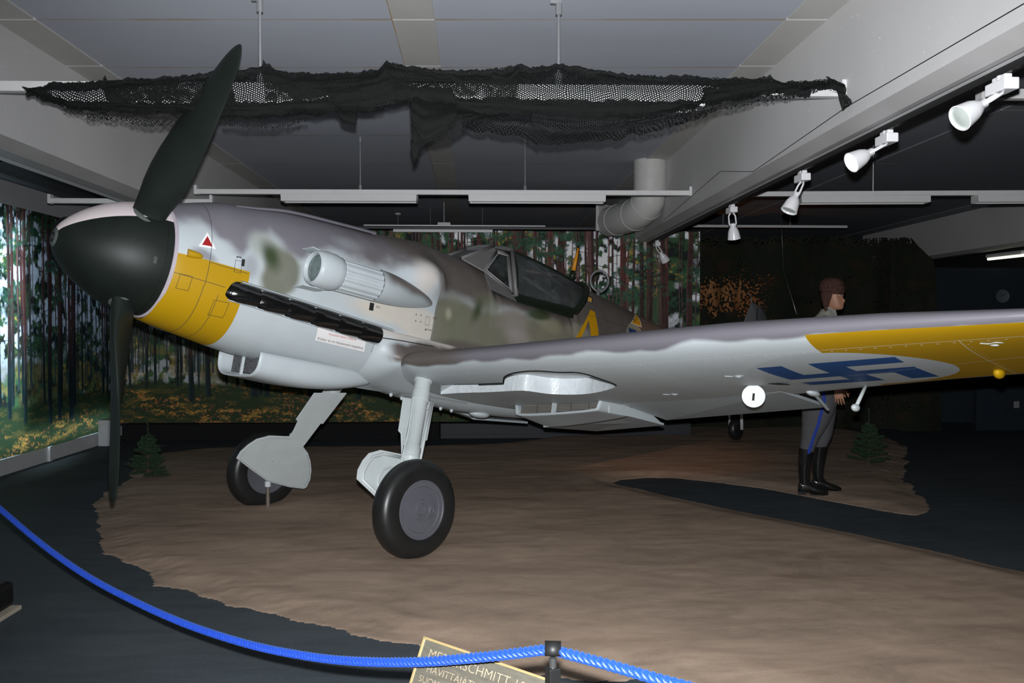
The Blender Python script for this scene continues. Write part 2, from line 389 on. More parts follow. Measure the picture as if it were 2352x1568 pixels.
# ================================================================== FOREST MURALS (printed cloth)
def forest(W, Hh, nx, ny, seed, far=0.0, hori=0.24, bright=1.0):
    """colours of a printed photograph of a pine forest on an nx x ny lattice"""
    r = np.random.default_rng(seed)
    X, Y = np.meshgrid(np.linspace(0, W, nx), np.linspace(0, Hh, ny))           # metres, Y up
    v = Y/Hh
    # sky glow between trees
    sky = sstep(fbm(X*2.2, Y*2.6, seed, 5), 0.42, 0.60)[..., None]
    leaf = fbm(X*9, Y*9, seed+3, 4)[..., None]
    fine = fbm(X*34, Y*34, seed+5, 3)[..., None]
    skyc = np.array([0.66, 0.66, 0.74]); grn = np.array([0.035, 0.075, 0.035]); yel = np.array([0.36, 0.24, 0.055]); drk = np.array([0.012, 0.016, 0.014])
    fol = drk+(grn-drk)*sstep(leaf, .35, .6)+(yel-grn)*sstep(fine*0.6+leaf*0.4, 0.56, 0.70)*sstep(fbm(X*1.7, Y*2.4, seed+9, 3), .42, .62)[..., None]*0.9
    up = sstep(v, hori+.10, hori+.52)[..., None]
    holes = sstep(fbm(X*14, Y*12, seed+11, 4), 0.44, 0.58)[..., None]
    col = fol*(1-sky*holes*(0.35+0.65*up))+skyc*(sky*holes*(0.35+0.65*up))
    # undergrowth light at the foot of the trunks
    glow = np.exp(-((v-hori-0.10)/0.10)**2)[..., None]*sstep(fbm(X*5, Y*7, seed+21, 4), .42, .62)[..., None]
    col = col*(1-glow*.65)+np.array([0.20, 0.14, 0.045])*glow*.65*(0.4+fine)
    # forest floor
    gnoise = fbm(X*7, Y*24, seed+31, 5)[..., None]; g2 = fbm(X*40, Y*60, seed+33, 3)[..., None]; patch = sstep(fbm(X*1.6, Y*7, seed+35, 3), .45, .62)[..., None]
    gr = np.array([0.02, 0.032, 0.016])+(np.array([0.19, 0.105, 0.035])-0.02)*sstep(gnoise*.7+g2*.3, .48, .70)*(0.25+0.75*patch)+np.array([0.20, 0.04, 0.015])*sstep(g2, .6, .75)*patch
    edge = hori+0.03*(fbm(X*2, X*0, seed+41, 3)-.5)
    fl = sstep(edge-v, -0.012, 0.012)[..., None]
    col = col*(1-fl)+gr*fl
    # trunks, far to near
    for layer, (n, w0, w1, cc) in enumerate(((int(W*17), .010, .030, 0.30), (int(W*7), .025, .055, 0.65), (int(W*2.6), .06, .12, 1.0))):
        for _ in range(n):
            x0 = r.uniform(0, W); w = r.uniform(w0, w1); lean = r.normal(0, .012)*Hh
            base = hori+0.06-0.05*layer-r.uniform(0, .035)*layer; red = r.uniform(0, 1)
            i0 = max(0, int((x0-abs(lean)-w*1.6-.05)/W*nx)); i1 = min(nx, int((x0+abs(lean)+w*1.6+.05)/W*nx)+1)
            Xs, Ys, vs, cs = X[:, i0:i1], Y[:, i0:i1], v[:, i0:i1], col[:, i0:i1]
            xc = x0+lean*(vs-base)+0.006*np.sin(vs*9+x0*7)
            ww = w*(1-.30*np.clip(vs-base, 0, 1))
            d = (Xs-xc)/ww*2; m = sstep(1-np.abs(d), 0, .18)*sstep(vs-base, -.008, .008)
            bark = fbm(Xs*40, Ys*9, seed+int(x0*100) % 97, 3)
            dark = np.array([0.010, 0.016, 0.017]); rd = np.array([0.085, 0.032, 0.028])
            lit = sstep(vs, base+.12, base+.5)*(0.25+.75*red)
            tc = dark*(1-lit[..., None])+rd*lit[..., None]
            tc = tc*(0.5+bark[..., None])*(1+0.9*sstep(-d, .3, .9)[..., None])
            if layer == 0: tc = tc*1.5+0.012
            cs[:] = cs*(1-m[..., None])+tc*m[..., None]
            if layer == 2:                                             # broken branches
                j0 = max(0, int((x0-.4)/W*nx)); j1 = min(nx, int((x0+.4)/W*nx)+1); Xb, Yb, cb = X[:, j0:j1], Y[:, j0:j1], col[:, j0:j1]
                for _b in range(7):
                    yb = r.uniform(hori+.2, 1)*Hh; ang = r.uniform(-.5, .5)+(0 if r.random() < .5 else PI); L = r.uniform(.08, .3)
                    dx = Xb-(x0+lean*(yb/Hh-base)); dy = Yb-yb; s_ = dx*math.cos(ang)+dy*math.sin(ang); q = -dx*math.sin(ang)+dy*math.cos(ang)
                    mm = (np.abs(q) < .004) & (s_ > 0) & (s_ < L); cb[mm] = dark
    # hanging pine boughs in front
    b = (sstep(fbm(X*2.6, Y*3.4, seed+51, 3), .50, .60)*sstep(fbm(X*22, Y*26, seed+53, 3), .42, .60)*sstep(v, hori+.28, hori+.5))[..., None]
    col = col*(1-b*.8)+np.array([0.022, 0.060, 0.038])*b*.8*(0.5+fine*1.5)
    return np.clip(col*bright, 0, 1)
def color_cloth(name, P, col, mat, **kw):
    """P: (ny,nx,3) points, col: (ny,nx,3)"""
    ny, nx = P.shape[:2]
    me = bpy.data.meshes.new(name); me.vertices.add(nx*ny); me.vertices.foreach_set('co', P.reshape(-1).astype(np.float32))
    i = (np.arange(ny-1)[:, None]*nx+np.arange(nx-1)[None]).reshape(-1)
    q = np.stack([i, i+1, i+nx+1, i+nx], 1).astype(np.int32); nf = len(q)
    me.loops.add(nf*4); me.loops.foreach_set('vertex_index', q.reshape(-1)); me.polygons.add(nf)
    me.polygons.foreach_set('loop_start', np.arange(nf, dtype=np.int32)*4); me.update(calc_edges=True)
    me.polygons.foreach_set('use_smooth', [True]*nf)
    a = me.color_attributes.new('print', 'FLOAT_COLOR', 'POINT'); c4 = np.ones((nx*ny, 4), np.float32); c4[:, :3] = col.reshape(-1, 3); a.data.foreach_set('color', c4.reshape(-1))
    me.materials.append(mat); me.validate(); o = bpy.data.objects.new(name, me); C.objects.link(o); return o
def print_mat(name, transl):
    n = Nd(name, 0.75, 0.15); c = n.attr('print', 'Color'); n.color(c); n.bump(n.noise(300, 2), .05, .001)
    if transl:
        tr = n.t.nodes.new('ShaderNodeBsdfTranslucent'); n.link(c.s, tr.inputs[0]); mx = n.t.nodes.new('ShaderNodeMixShader'); mx.inputs[0].default_value = transl
        n.link(n.b.outputs[0], mx.inputs[1]); n.link(tr.outputs[0], mx.inputs[2]); n.link(mx.outputs[0], n.out.inputs[0])
    return n.m
YB = 11.55
# back mural
W, Hh = 8.05, 2.66; nx, ny = 1400, 470
col = forest(W, Hh, nx, ny, 11, hori=0.20, bright=1.6)
xs = np.linspace(0, W, nx); zs = np.linspace(0, Hh, ny); X, Z = np.meshgrid(xs, zs)
P = np.stack([XL+0.09+X, YB+0.018*np.sin(X*2.3)+0.01*np.sin(X*5.1+Z), 0.225+Z], -1)
o = color_cloth('forest_mural', P, col, print_mat('printed_forest_cloth', 0))
tag(o, 'wide printed pine forest backdrop hanging across the back of the hall behind the aircraft', 'mural')
sd = o.modifiers.new('cloth', 'SOLIDIFY'); sd.thickness = 0.003; sd.offset = 1
# left mural, hung before the windows
W2, nx2, ny2 = 8.3, 1300, 470
col = forest(W2, Hh, nx2, ny2, 29, hori=0.20, bright=1.0)
xs = np.linspace(0, W2, nx2); X, Z = np.meshgrid(xs, zs)
# the print runs along the left wall, its colours scaled evenly
y_ = 3.18+X
P = np.stack([XL+0.08+0.012*np.sin(X*3.1), y_, 0.172+Z*1.0], -1)
o = color_cloth('forest_mural', P, np.clip(col*.85, 0, 1), print_mat('backlit_forest_cloth', 0.6))
tag(o, 'printed pine forest backdrop on the left wall with daylight glowing through it', 'mural')
# rail that carries the back mural
r = empty('curtain_rail', (0, YB-0.03, 2.90), 'long thin dark rail with pale lengths carrying the top of the back forest backdrop', 'rail')
m = MB(); m.b2(-2.2, 2.35, -0.02, 0.02, 0.0, 0.03); m.build('rail', plain('dark_rail', (0.04, 0.04, 0.045), 0.4), r)
m = MB(); m.b2(-1.15, 0.22, -0.04, 0.0, -0.045, -0.008); m.b2(-1.55, 0.95, -0.06, -0.03, 0.035, 0.05); m.build('pale_batten', M_white, r)
# black skirt under the mural, low grey panel beside it
mb = MB(); mb.b2(-4.80, -0.52, YB-0.12, YB+.06, 0.0, 0.215)
tag(mb.build('stage_skirt', plain('black_felt', (0.006, 0.006, 0.007), 0.9)), 'low black skirt board along the floor under the forest backdrop', 'skirting')
mb = MB(); mb.b2(-0.50, 3.0, YB-0.08, YB+.06, 0.0, 0.205); mb.b2(-0.50, 3.0, YB-0.10, YB-.08, 0.05, 0.06)
tag(mb.build('stage_board', plain('dark_grey_board', (0.03, 0.032, 0.038), 0.6)), 'low dark grey board at the floor behind the radiator of the wing', 'panel')
# small white power box at the corner of the left wall
m = MB(); m.b2(-4.90, -4.74, 10.9, 11.1, 0.0, 0.34)
tag(m.build('socket_box', plain('white_plastic', (0.45, 0.47, 0.5), 0.4), bevel=.01), 'small white box on the floor in the corner behind the lower propeller blade', 'box')
m = MB(); m.tube([(-4.73, 10.95, .20), (-4.6, 10.9, .12), (-4.45, 10.85, 0.03), (-4.2, 10.8, 0.012), (-3.9, 10.85, 0.012)], .012, 6)
tag(m.build('power_cable', plain('black_rubber_cable', (0.01, 0.01, 0.01), 0.5), smooth=True), 'black cable trailing over the floor from the white corner box', 'cable')

# ================================================================== LIGHT RAILS AND FIXTURES
M_tube = plain('unlit_fluorescent_tube', (0.55, 0.56, 0.55), 0.2, 0.5, var=.02)
M_refl = plain('fixture_reflector', (0.60, 0.60, 0.58), 0.3, 0.5, var=.03)
M_rod = plain('galvanised_rod', (0.35, 0.36, 0.37), 0.35, 0.5, metal=0.6)
M_black = plain('black_gap', (0.01, 0.01, 0.01), 0.7)
def rail(name, p0, p1, z, h, rods, label, group, capends=True, hr=H, w=0.055):
    p0 = Vector((p0[0], p0[1], 0)); p1 = Vector((p1[0], p1[1], 0)); L = (p1-p0).length
    root = empty(name, (p0.x, p0.y, z), label, 'light rail', group); root.rotation_euler.z = math.atan2(p1.y-p0.y, p1.x-p0.x)
    m = MB(); m.b2(0, L, -w/2, w/2, -h/2, h/2)
    if capends: m.b2(-0.02, 0.01, -w/2-.01, w/2+.01, -h/2-.005, h/2+.04); m.b2(L-.01, L+.02, -w/2-.01, w/2+.01, -h/2-.005, h/2+.04)
    m.build('rail_profile', M_white, root, bevel=.004)
    for s in rods:
        q = MB(); q.cyl((s, 0, h/2), (s, 0, hr-z), 0.008, 8); q.cyl((s, 0, h/2), (s, 0, h/2+.05), .018, 8); q.cyl((s, 0, hr-z-.05), (s, 0, hr-z), .016, 8)
        q.b2(s-.03, s+.012, -.012, .012, hr-z-.02, hr-z-0.001)
        q.build('hanger_rod', M_rod, root)
    return root
def fixture(root, s0, s1, zoff, label, group, h=0.075, w=0.15):
    # a trough fixture hung under a rail: a thing of its own
    o = empty('fluorescent_fixture', tuple(root.matrix_basis@Vector((s0, 0, zoff))), label, 'light fixture', group); o.rotation_euler = root.rotation_euler
    L = s1-s0; m = MB()
    m.b2(0, L, -w/2, w/2, -.022, 0); m.b2(0, L, -w/2-.004, -w/2+.006, -h, 0); m.b2(0, L, w/2-.006, w/2+.004, -h, 0)
    m.b2(0, .012, -w/2, w/2, -h, 0); m.b2(L-.012, L, -w/2, w/2, -h, 0)
    m.build('housing', M_white, o, bevel=.003)
    m = MB(); m.prism([(0.012, -w/2+.01, -.024), (0.012, -.02, -.040), (0.012, .02, -.040), (0.012, w/2-.01, -.024)], (L-.024, 0, 0)); m.build('reflector', M_refl, o)
    m = MB(); m.cyl((.03, 0, -.058), (L-.03, 0, -.058), .013, 12); m.build('tube', M_tube, o, smooth=True, auto=40)
    return o
def P2(px, py, Y):
    q = at_y(px, py, Y); return (float(q[0]), float(q[1]))
bpy.context.view_layer.update()
g = 'rails for the ceiling lights'; gf = 'fluorescent ceiling fixtures'
# first rail (wrapped in the black net)
zr = 3.0; a = at_z(-260, 214, zr-.0); b = at_z(1946, 200, zr)
Y1 = 5.06; a = (-3.04, 5.03); b = (2.20, 4.93)
R1 = rail('light_rail', a, b, 2.962, 0.06, [], 'white light rail nearest the camera, wrapped in the black net', g)
R1m = Matrix.Translation(R1.location)@Matrix.Rotation(R1.rotation_euler.z, 4, 'Z')
for px in (608, 1281):
    s = float(at_z(px, 200, 3.0)[0])+3.04
    q = MB(); q.cyl((s, 0, .03), (s, 0, H-2.962), 0.009, 8); q.cyl((s, 0, .0), (s, 0, .10), .022, 8); q.cyl((s, 0, H-2.962-.09), (s, 0, H-2.962-.02), .02, 8); q.b2(s-.05, s+.015, -.015, .015, H-2.962-.025, H-2.962-.001)
    q.build('hanger_rod', M_rod, R1)
for (p0, p1, lab) in ((560, 850, 'fluorescent fixture under the black net, left of the torn gap'), (1030, 1608, 'long fluorescent fixture shining white through the right half of the black net'), (160, 470, 'fluorescent fixture under the black net left of the propeller')):
    s0 = float(at_z(p0, 200, 3.0)[0])+3.04; s1 = float(at_z(p1, 200, 3.0)[0])+3.04
    o = fixture(R1, s0, s1, -.031, lab, gf, h=.075, w=.16); o.location = R1m@Vector((s0, 0, -.031))
# second rail
p0 = at_y(452, 447, 8.62); p1 = at_y(1584, 437, 8.50)
R2 = rail('light_rail', (p0[0], p0[1]), (p1[0], p1[1]), float((p0[2]+p1[2])/2), 0.05, [], 'white light rail with two fixtures above the aircraft nose and canopy', g)
R2m = Matrix.Translation(R2.location)@Matrix.Rotation(R2.rotation_euler.z, 4, 'Z')
z2 = R2.location.z
for px in (827, 1206):
    s = float(at_y(px, 440, 8.56)[0]-p0[0]); q = MB(); q.cyl((s, 0, .02), (s, 0, H-z2), .007, 8); q.cyl((s, 0, .02), (s, 0, .07), .017, 8); q.cyl((s, 0, H-z2-.06), (s, 0, H-z2-.01), .015, 8); q.build('hanger_rod', M_rod, R2)
for (q0, q1, lab) in ((647, 958, 'fluorescent fixture on the second rail, directly over the engine cowling'), (1077, 1388, 'fluorescent fixture on the second rail, over the canopy beside the duct')):
    s0 = float(at_y(q0, 440, 8.56)[0]-p0[0]); s1 = float(at_y(q1, 440, 8.56)[0]-p0[0])
    o = fixture(R2, s0, s1, -.026, lab, gf, h=.075); o.location = R2m@Vector((s0, 0, -.026))
# left bay rail pieces
for (q0, q1, lab) in (((117, 461, 8.6), (325, 452, 8.6), 'short white light rail seen just behind the spinner tip'),):
    a = at_y(*q0); b = at_y(*q1); rail('light_rail', (a[0], a[1]), (b[0]+.7, b[1]), float(a[2]), .05, [], lab, g)
a = at_y(-60, 217, 5.06); m = rail('light_rail', (-4.98, 5.06), (-3.40, 5.06), 2.955, .06, [], 'stub of white light rail at the left edge, beyond the left beam', g)
# right bay
a = at_y(1745, 443, 8.55); b = at_y(2352, 457, 8.35)
R4 = rail('light_rail', (2.75, 8.58), (6.6, 8.30), 2.935, .05, [], 'white light rail with fixtures in the dark bay right of the beam', g, capends=False)
R4m = Matrix.Translation(R4.location)@Matrix.Rotation(R4.rotation_euler.z, 4, 'Z')
for px in (2004,):
    s = float(at_y(px, 440, 8.5)[0]-2.75); q = MB(); q.cyl((s, 0, .02), (s, 0, H-2.935), .007, 8); q.build('hanger_rod', M_rod, R4)
for (q0, q1, lab) in ((1840, 2124, 'fluorescent fixture in the dark right bay, right of the beam spot lamps'), (2228, 2520, 'fluorescent fixture in the dark right bay, cut by the right edge')):
    s0 = float(at_y(q0, 445, 8.5)[0]-2.75); s1 = float(at_y(q1, 445, 8.5)[0]-2.75)
    o = fixture(R4, s0, s1, -.026, lab, gf); o.location = R4m@Vector((s0, 0, -.026))
rail('light_rail', (3.1, 4.98), (4.5, 4.95), 2.975, .06, [], 'piece of white light rail at the upper right corner behind the nearest spot lamp', g)
# far rails
for (q0, q1, Y, lab) in (((925, 519), (1165, 517), 13.6, 'distant pale rail above the middle of the forest backdrop'), ((1590, 519), (1945, 523), 13.2, 'distant pale rail above the dark camouflage screen')):
    a = at_y(*q0, Y); b = at_y(*q1, Y); r_ = rail('light_rail', (a[0], a[1]), (b[0], b[1]), float(a[2]), .04, [], lab, g, capends=False)
    for s in ((.45, 1.3) if Y > 13.4 else (.5, 1.6)):
        q = MB(); q.cyl((s, 0, .02), (s, 0, H-float(a[2])), .007, 6); q.build('hanger_rod', M_rod, r_)
# emergency light strip lit far right
o = empty('strip_light', tuple(at_y(2270, 595, 13.6)), 'lit fluorescent strip far away at the right edge', 'light fixture')
b = at_y(2352, 586, 12.6)-at_y(2270, 595, 13.6)
m = MB(); m.tube([(0, 0, 0), tuple(b)], .022, 10); m.build('tube', emit('lit_tube', (1.0, 0.96, 0.72), 1.6), o)
m = MB(); m.tube([(0, 0.03, .05), (b[0], b[1]+.03, b[2]+.05)], .035, 6); m.build('housing', M_white, o)
# smoke detector and small panel on the far ceiling
q = at_z(914, 484, H); o = empty('smoke_detector', (q[0], q[1], H), 'small round detector on a stem hanging from the far ceiling above the cowling', 'detector')
m = MB(); m.lathe([(0, .0), (0, .05), (.02, .055), (.03, .04), (.04, .0)], (0, 0, -.04), (0, 0, -1), 16); m.build('sensor', M_white, o, smooth=True, auto=40)
m = MB(); m.cyl((0, 0, -.08), (0, 0, -.38), .008, 6); m.build('stem', M_rod, o)
q = at_y(1020, 516, 13.0); m = MB(); m.b2(q[0]-.10, q[0]+.10, 12.97, 13.0, q[2]-.03, q[2]+.035); m.cyl((q[0], 12.985, q[2]), (q[0], 12.985, H), .006, 6)
tag(m.build('junction_box', M_white, bevel=.004), 'small white box above the middle of the forest backdrop', 'box')

# ================================================================== VENTILATION DUCT
d = empty('ventilation_duct', (2.0, 9.7, H), 'large round white ventilation duct bending down from the ceiling beside the beam', 'duct')
M_duct = plain('white_duct_paint', (0.50, 0.49, 0.475), 0.5, 0.3, var=.04)
rr = 0.192
pts = [tuple(at_y(px_, py_, Y_)-np.array([2.0, 9.7, H])) for px_, py_, Y_ in ((1493, 352, 9.7), (1493, 400, 9.7), (1493, 440, 9.7), (1490, 458, 9.72), (1483, 472, 9.78), (1472, 484, 9.88), (1458, 493, 10.02), (1440, 500, 10.22), (1420, 505, 10.48), (1400, 509, 10.8))]
pts[0] = (pts[1][0], 0, 0)
m = MB(); m.tube(pts, rr, 40); m.build('duct_pipe', M_duct, d, smooth=True, auto=50)
for i_, p in ((2, .004), (4, .006), (6, .006), (8, .006)):
    a = Vector(pts[i_]); b = Vector(pts[min(i_+1, len(pts)-1)]); dd = (b-a).normalized(); m = MB(); m.tube([a-dd*.008, a+dd*.008], rr+p, 40); m.build('seam_ring', M_duct, d, smooth=True, auto=50)
q = Vector(pts[-1]); m = MB(); m.box((q[0]-.05, q[1]+.06, q[2]+.05), (.04, .42, .36), Matrix.Rotation(math.radians(-38), 3, 'Z')); m.build('flange_plate', M_duct, d, bevel=.004)

# ================================================================== SPOT LAMPS ON THE BEAM
mb = MB(); mb.b2(2.395, 2.43, 2.2, 13.0, 2.70, 2.735)
tag(mb.build('spot_lamp_track', plain('black_track', (0.012, 0.012, 0.012), 0.4)), 'thin dark power track under the edge of the right beam', 'lamp track')
M_lampw = plain('white_lamp_enamel', (0.78, 0.78, 0.80), 0.25, 0.5, var=.02, coat=.3)
M_bulb_on = emit('warm_lamp_glass', (1.0, 0.72, 0.60), 1.5); M_bulb_off = plain('lamp_glass', (0.5, 0.55, 0.52), 0.1, 0.6, var=.05)
def spot(y, d, on, label, yaw=0):
    o = empty('spot_lamp', (2.41, y, 2.70), label, 'spot lamp', 'white spot lamps along the beam'); o.rotation_euler.z = yaw
    m = MB(); m.b2(-.018, .018, -.05, .05, -.022, .0); m.b2(-.035, .035, -.075, .075, -.078, -.024); m.build('adapter', M_lampw, o, bevel=.006)
    m = MB(); m.cyl((0, 0, -.0), (0, 0, -.03), .022, 12); m.build('swivel', M_lampw, o, smooth=True, auto=40)
    d = Vector(d).normalized(); s = Vector((0, 0, 1)).cross(d).normalized(); piv = Vector((0, 0, -.075)); b0 = piv+d*.10
    m = MB()
    for k_ in (-1, 1): m.tube([piv+s*.014*k_, piv+d*.03+s*.032*k_, piv+d*.10+s*.034*k_, piv+d*.13+s*.020*k_], .0075, 8)
    m.build('arm', M_lampw, o, smooth=True)
    m = MB(); m.lathe([(0, .0), (0, .021), (.03, .024), (.045, .036), (.08, .050), (.15, .062), (.152, .058), (.148, .055), (.09, .045)], b0, d, 32)
    m.build('shade', M_lampw, o, smooth=True, auto=50)
    m = MB(); m.lathe([(.138, .056), (.143, .04), (.146, .0)], b0, d, 24); m.build('bulb', M_bulb_on if on else M_bulb_off, o, smooth=True)
    return o
LD = (-0.72, -0.16, -.52)
spot(3.72, (-.80, -.10, -.48), 0, 'large white spot lamp nearest the camera in full view, pointing left')
spot(4.79, (-.85, -.08, -.45), 1, 'white spot lamp with pinkish lit glass, second in full view from the camera')
spot(6.05, (-.42, -.10, -.85), 0, 'white unlit spot lamp hanging down over the wing, third along the beam')
spot(7.75, (.18, .25, -.95), 1, 'small white spot lamp turned away with a warm glow in its yoke')
spot(11.0, (.55, .35, -.75), 0, 'tiny farthest spot lamp at the end of the beam beside the forest backdrop')
spot(3.25, (.5, -.3, -.35), 0, 'spot lamp cut by the upper right edge of the picture')
# thin wire hanging along the beam
m = MB(); W_ = [at_x(2352, 8, 2.19), at_x(1945, 245, 2.19), at_x(1730, 394, 2.19), at_x(1655, 393, 2.19), at_x(1525, 505, 2.19)]
m.tube([tuple(p) for p in W_], .0022, 6)
tag(m.build('thin_wire', plain('black_wire', (.01, .01, .01), .5)), 'thin black wire running along the face of the right beam', 'wire')
# ================================================================== THE AIRCRAFT
AC = empty('fighter_aircraft'); AC.matrix_world = AIR
tag(AC, 'grey single-engine propeller fighter with yellow nose band and camouflage, parked on the sand', 'aircraft')
def P3(px, py, y): return tuple(onY(px, py, y))
LB = (0.47, 0.52, 0.545); GV = (0.185, 0.177, 0.205); BR = (0.115, 0.098, 0.088); OL = (0.165, 0.17, 0.115); DG = (0.045, 0.065, 0.028); CR = (0.60, 0.56, 0.50); YE = (0.42, 0.245, 0.003)
# ---- fuselage section table: a, half width, top, bottom
ST = np.array([
 (0.192, .352, .362, -.372), (.24, .362, .385, -.385), (.32, .372, .415, -.400), (.56, .392, .490, -.440), (.75, .402, .522, -.470), (1.0, .412, .568, -.492), (1.45, .420, .602, -.512),
 (1.75, .424, .622, -.525), (2.0, .424, .655, -.545), (2.25, .418, .678, -.575), (2.5, .408, .668, -.600), (2.75, .400, .660, -.615), (2.86, .396, .650, -.617), (2.97, .394, .435, -.620), (3.4, .385, .435, -.612), (3.8, .372, .445, -.590),
 (3.98, .366, .46, -.57), (4.12, .360, .74, -.560), (4.45, .340, .800, -.520), (4.9, .310, .775, -.46), (5.44, .272, .735, -.38), (6.1, .222, .690, -.27), (6.8, .168, .640, -.14), (7.5, .110, .60, -.01), (8.1, .060, .56, .10), (8.55, .030, .50, .17)])
def fus(a, ph, out=0.0):
    """ph: 0 port side, +pi/2 top; arrays ok"""
    a = np.asarray(a, float); ph = np.asarray(ph, float)
    w = spl(a, ST[:, 0], ST[:, 1]); t = spl(a, ST[:, 0], ST[:, 2]); b = spl(a, ST[:, 0], ST[:, 3])
    c = np.interp(a, [0.19, 2, 4, 8.5], [0, 0.0, .02, .33]); e = np.interp(a, [.19, .5, 2.86, 2.98, 3.95, 4.12, 5], [1.0, .92, .88, .42, .42, .88, .95])
    cs, sn = np.cos(ph), np.sin(ph); h = np.where(sn > 0, t-c, c-b)
    et = np.where(sn > 0, e*np.interp(a, [1.0, 3, 4.4], [1, 1.06, 1.1]), np.interp(a, [.19, .5, 3.5, 5], [1.0, .92, .86, .95]))
    l = w*np.sign(cs)*np.abs(cs)**et; u = c+h*np.sign(sn)*np.abs(sn)**et
    # engine bulges over the gun breeches (both sides)
    for s in (1, -1):
        da = a-2.13; du = u-.335
        g = np.exp(-((da/np.where(da < 0, .22, .16))**2+(du/.155)**2)**1.25)*(l*s > 0)
        l = l+s*.125*g; u = u+.035*g
    return a, l*(1+out), u
def surf_l(a, u):
    """port surface offset l at station a and height u"""
    lo, hi = (-PI/2, PI/2)
    for _ in range(40):
        m = (lo+hi)/2; q = fus(a, m)
        if q[2] < u: lo = m
        else: hi = m
    return float(fus(a, (lo+hi)/2)[1])
def onF(px, py):
    y = .4
    for _ in range(12):
        p = onY(px, py, y); y = surf_l(float(p[0]), float(p[2]))
    return float(p[0]), float(p[2])
# fuselage mesh with the soft camouflage spray as a colour attribute
A_ = np.concatenate([np.arange(.192, 2.9, .0125), np.arange(2.9, 5.6, .018), np.arange(5.6, 8.56, .05), [8.55]]); PH = np.linspace(-PI, PI, 301)[:-1]
AG, PG = np.meshgrid(A_, PH, indexing='ij'); a_, l_, u_ = fus(AG, PG)
side = np.where(np.abs(l_) > 0, 1, 1)
n1 = fbm(a_*3.1+5, u_*4.2+3, 3, 4)-.5; n2 = fbm(a_*9+1, u_*9+7, 8, 3)-.5
col = np.ones(a_.shape+(3,))*np.array(LB)
def lay(c, m):
    global col
    m = np.clip(m, 0, 1)[..., None]; col = col*(1-m)+np.array(c)*m
# upper decking: grey violet forward, brown-grey aft
edge = np.interp(a_, [.19, .34, .43, .52, .60, .68, .80, .92, 1.02, 1.25, 1.4, 1.75, 2.05, 2.4, 2.9, 3.2, 4.2, 6], [.235, .27, .20, .12, .10, .24, .33, .24, .20, .34, .35, .36, .37, .28, .32, .30, .16, -.1])
upm = sstep(u_+n1*.22, edge-.055, edge+.055)
lay(GV, upm)
lay(BR, upm*sstep(a_+n1*.6, 1.35, 2.0))
def blob(px, py, rx, ry, c, k=1.0, soft=.5, rot=0.0):
    a0, u0 = onF(px, py); da = a_-a0; du = u_-u0
    x = da*math.cos(rot)+du*math.sin(rot); y = -da*math.sin(rot)+du*math.cos(rot)
    d = np.sqrt((x/rx)**2+(y/ry)**2)+n1*.5+n2*.15
    lay(c, (1-sstep(d, 1-soft, 1+soft))*k*(l_ > -.05))
blob(470, 585, .07, .03, GV, .8, .6, -.3); blob(740, 650, .30, .10, LB, .8, .5); blob(800, 560, .12, .05, LB, .3, .6); blob(520, 575, .05, .06, LB, .7, .6); blob(735, 620, .10, .12, LB, .8, .5)
blob(606, 562, .10, .085, (.36, .39, .37), 1, .5); blob(575, 610, .05, .07, GV, .5, .7); blob(648, 628, .115, .165, (0.165, 0.172, 0.135), 1, .25, -.35); blob(640, 600, .09, .10, (.17, .18, .14), .8, .5); blob(622, 588, .050, .080, DG, 1, .8, .5)
blob(910, 720, .42, .085, CR, 1, .35); blob(985, 638, .085, .125, (0.56, .53, .50), 1, .6); blob(960, 745, .22, .12, CR, 1, .3)
# behind the engine bay
lay((0.185, 0.18, 0.135), sstep(a_, 2.225, 2.24)*(l_ > 0)*(1-sstep(u_+n1*.15, .20, .32)))
blob(1020, 650, .055, .11, (.46, .43, .40), .8, .6); blob(1130, 640, .16, .09, (0.16, .14, .125), .8, .5); blob(1045, 730, .12, .17, OL, .8, .6); blob(1120, 700, .15, .10, OL, .7, .6); blob(1097, 712, .045, .10, DG, .95, .8, -.5)
blob(1030, 720, .03, .04, (.42, .40, .30), .7, .8); blob(1180, 740, .16, .13, (0.28, .25, .23), .8, .6); blob(1265, 745, .15, .07, (0.25, .25, .17), .8, .5)
blob(1240, 722, .17, .045, DG, 1, .5, .18); blob(1190, 775, .14, .06, (0.33, .30, .29), .7, .7); blob(1330, 760, .18, .06, (.30, .30, .24), .7, .6)
blob(1060, 800, .30, .055, BR, .95, .5, .08); blob(950, 800, .22, .055, BR, .7, .5, .05); blob(1365, 755, .06, .06, (.36, .35, .31), .6, .6)
blob(1420, 740, .30, .16, (.15, .125, .11), .7, .6); blob(1600, 790, .7, .3, (.13, .115, .10), .8, .6)
lay(LB, (1-sstep(u_+n1*.12, -.28, -.16))*sstep(a_, 2.2, 2.3))
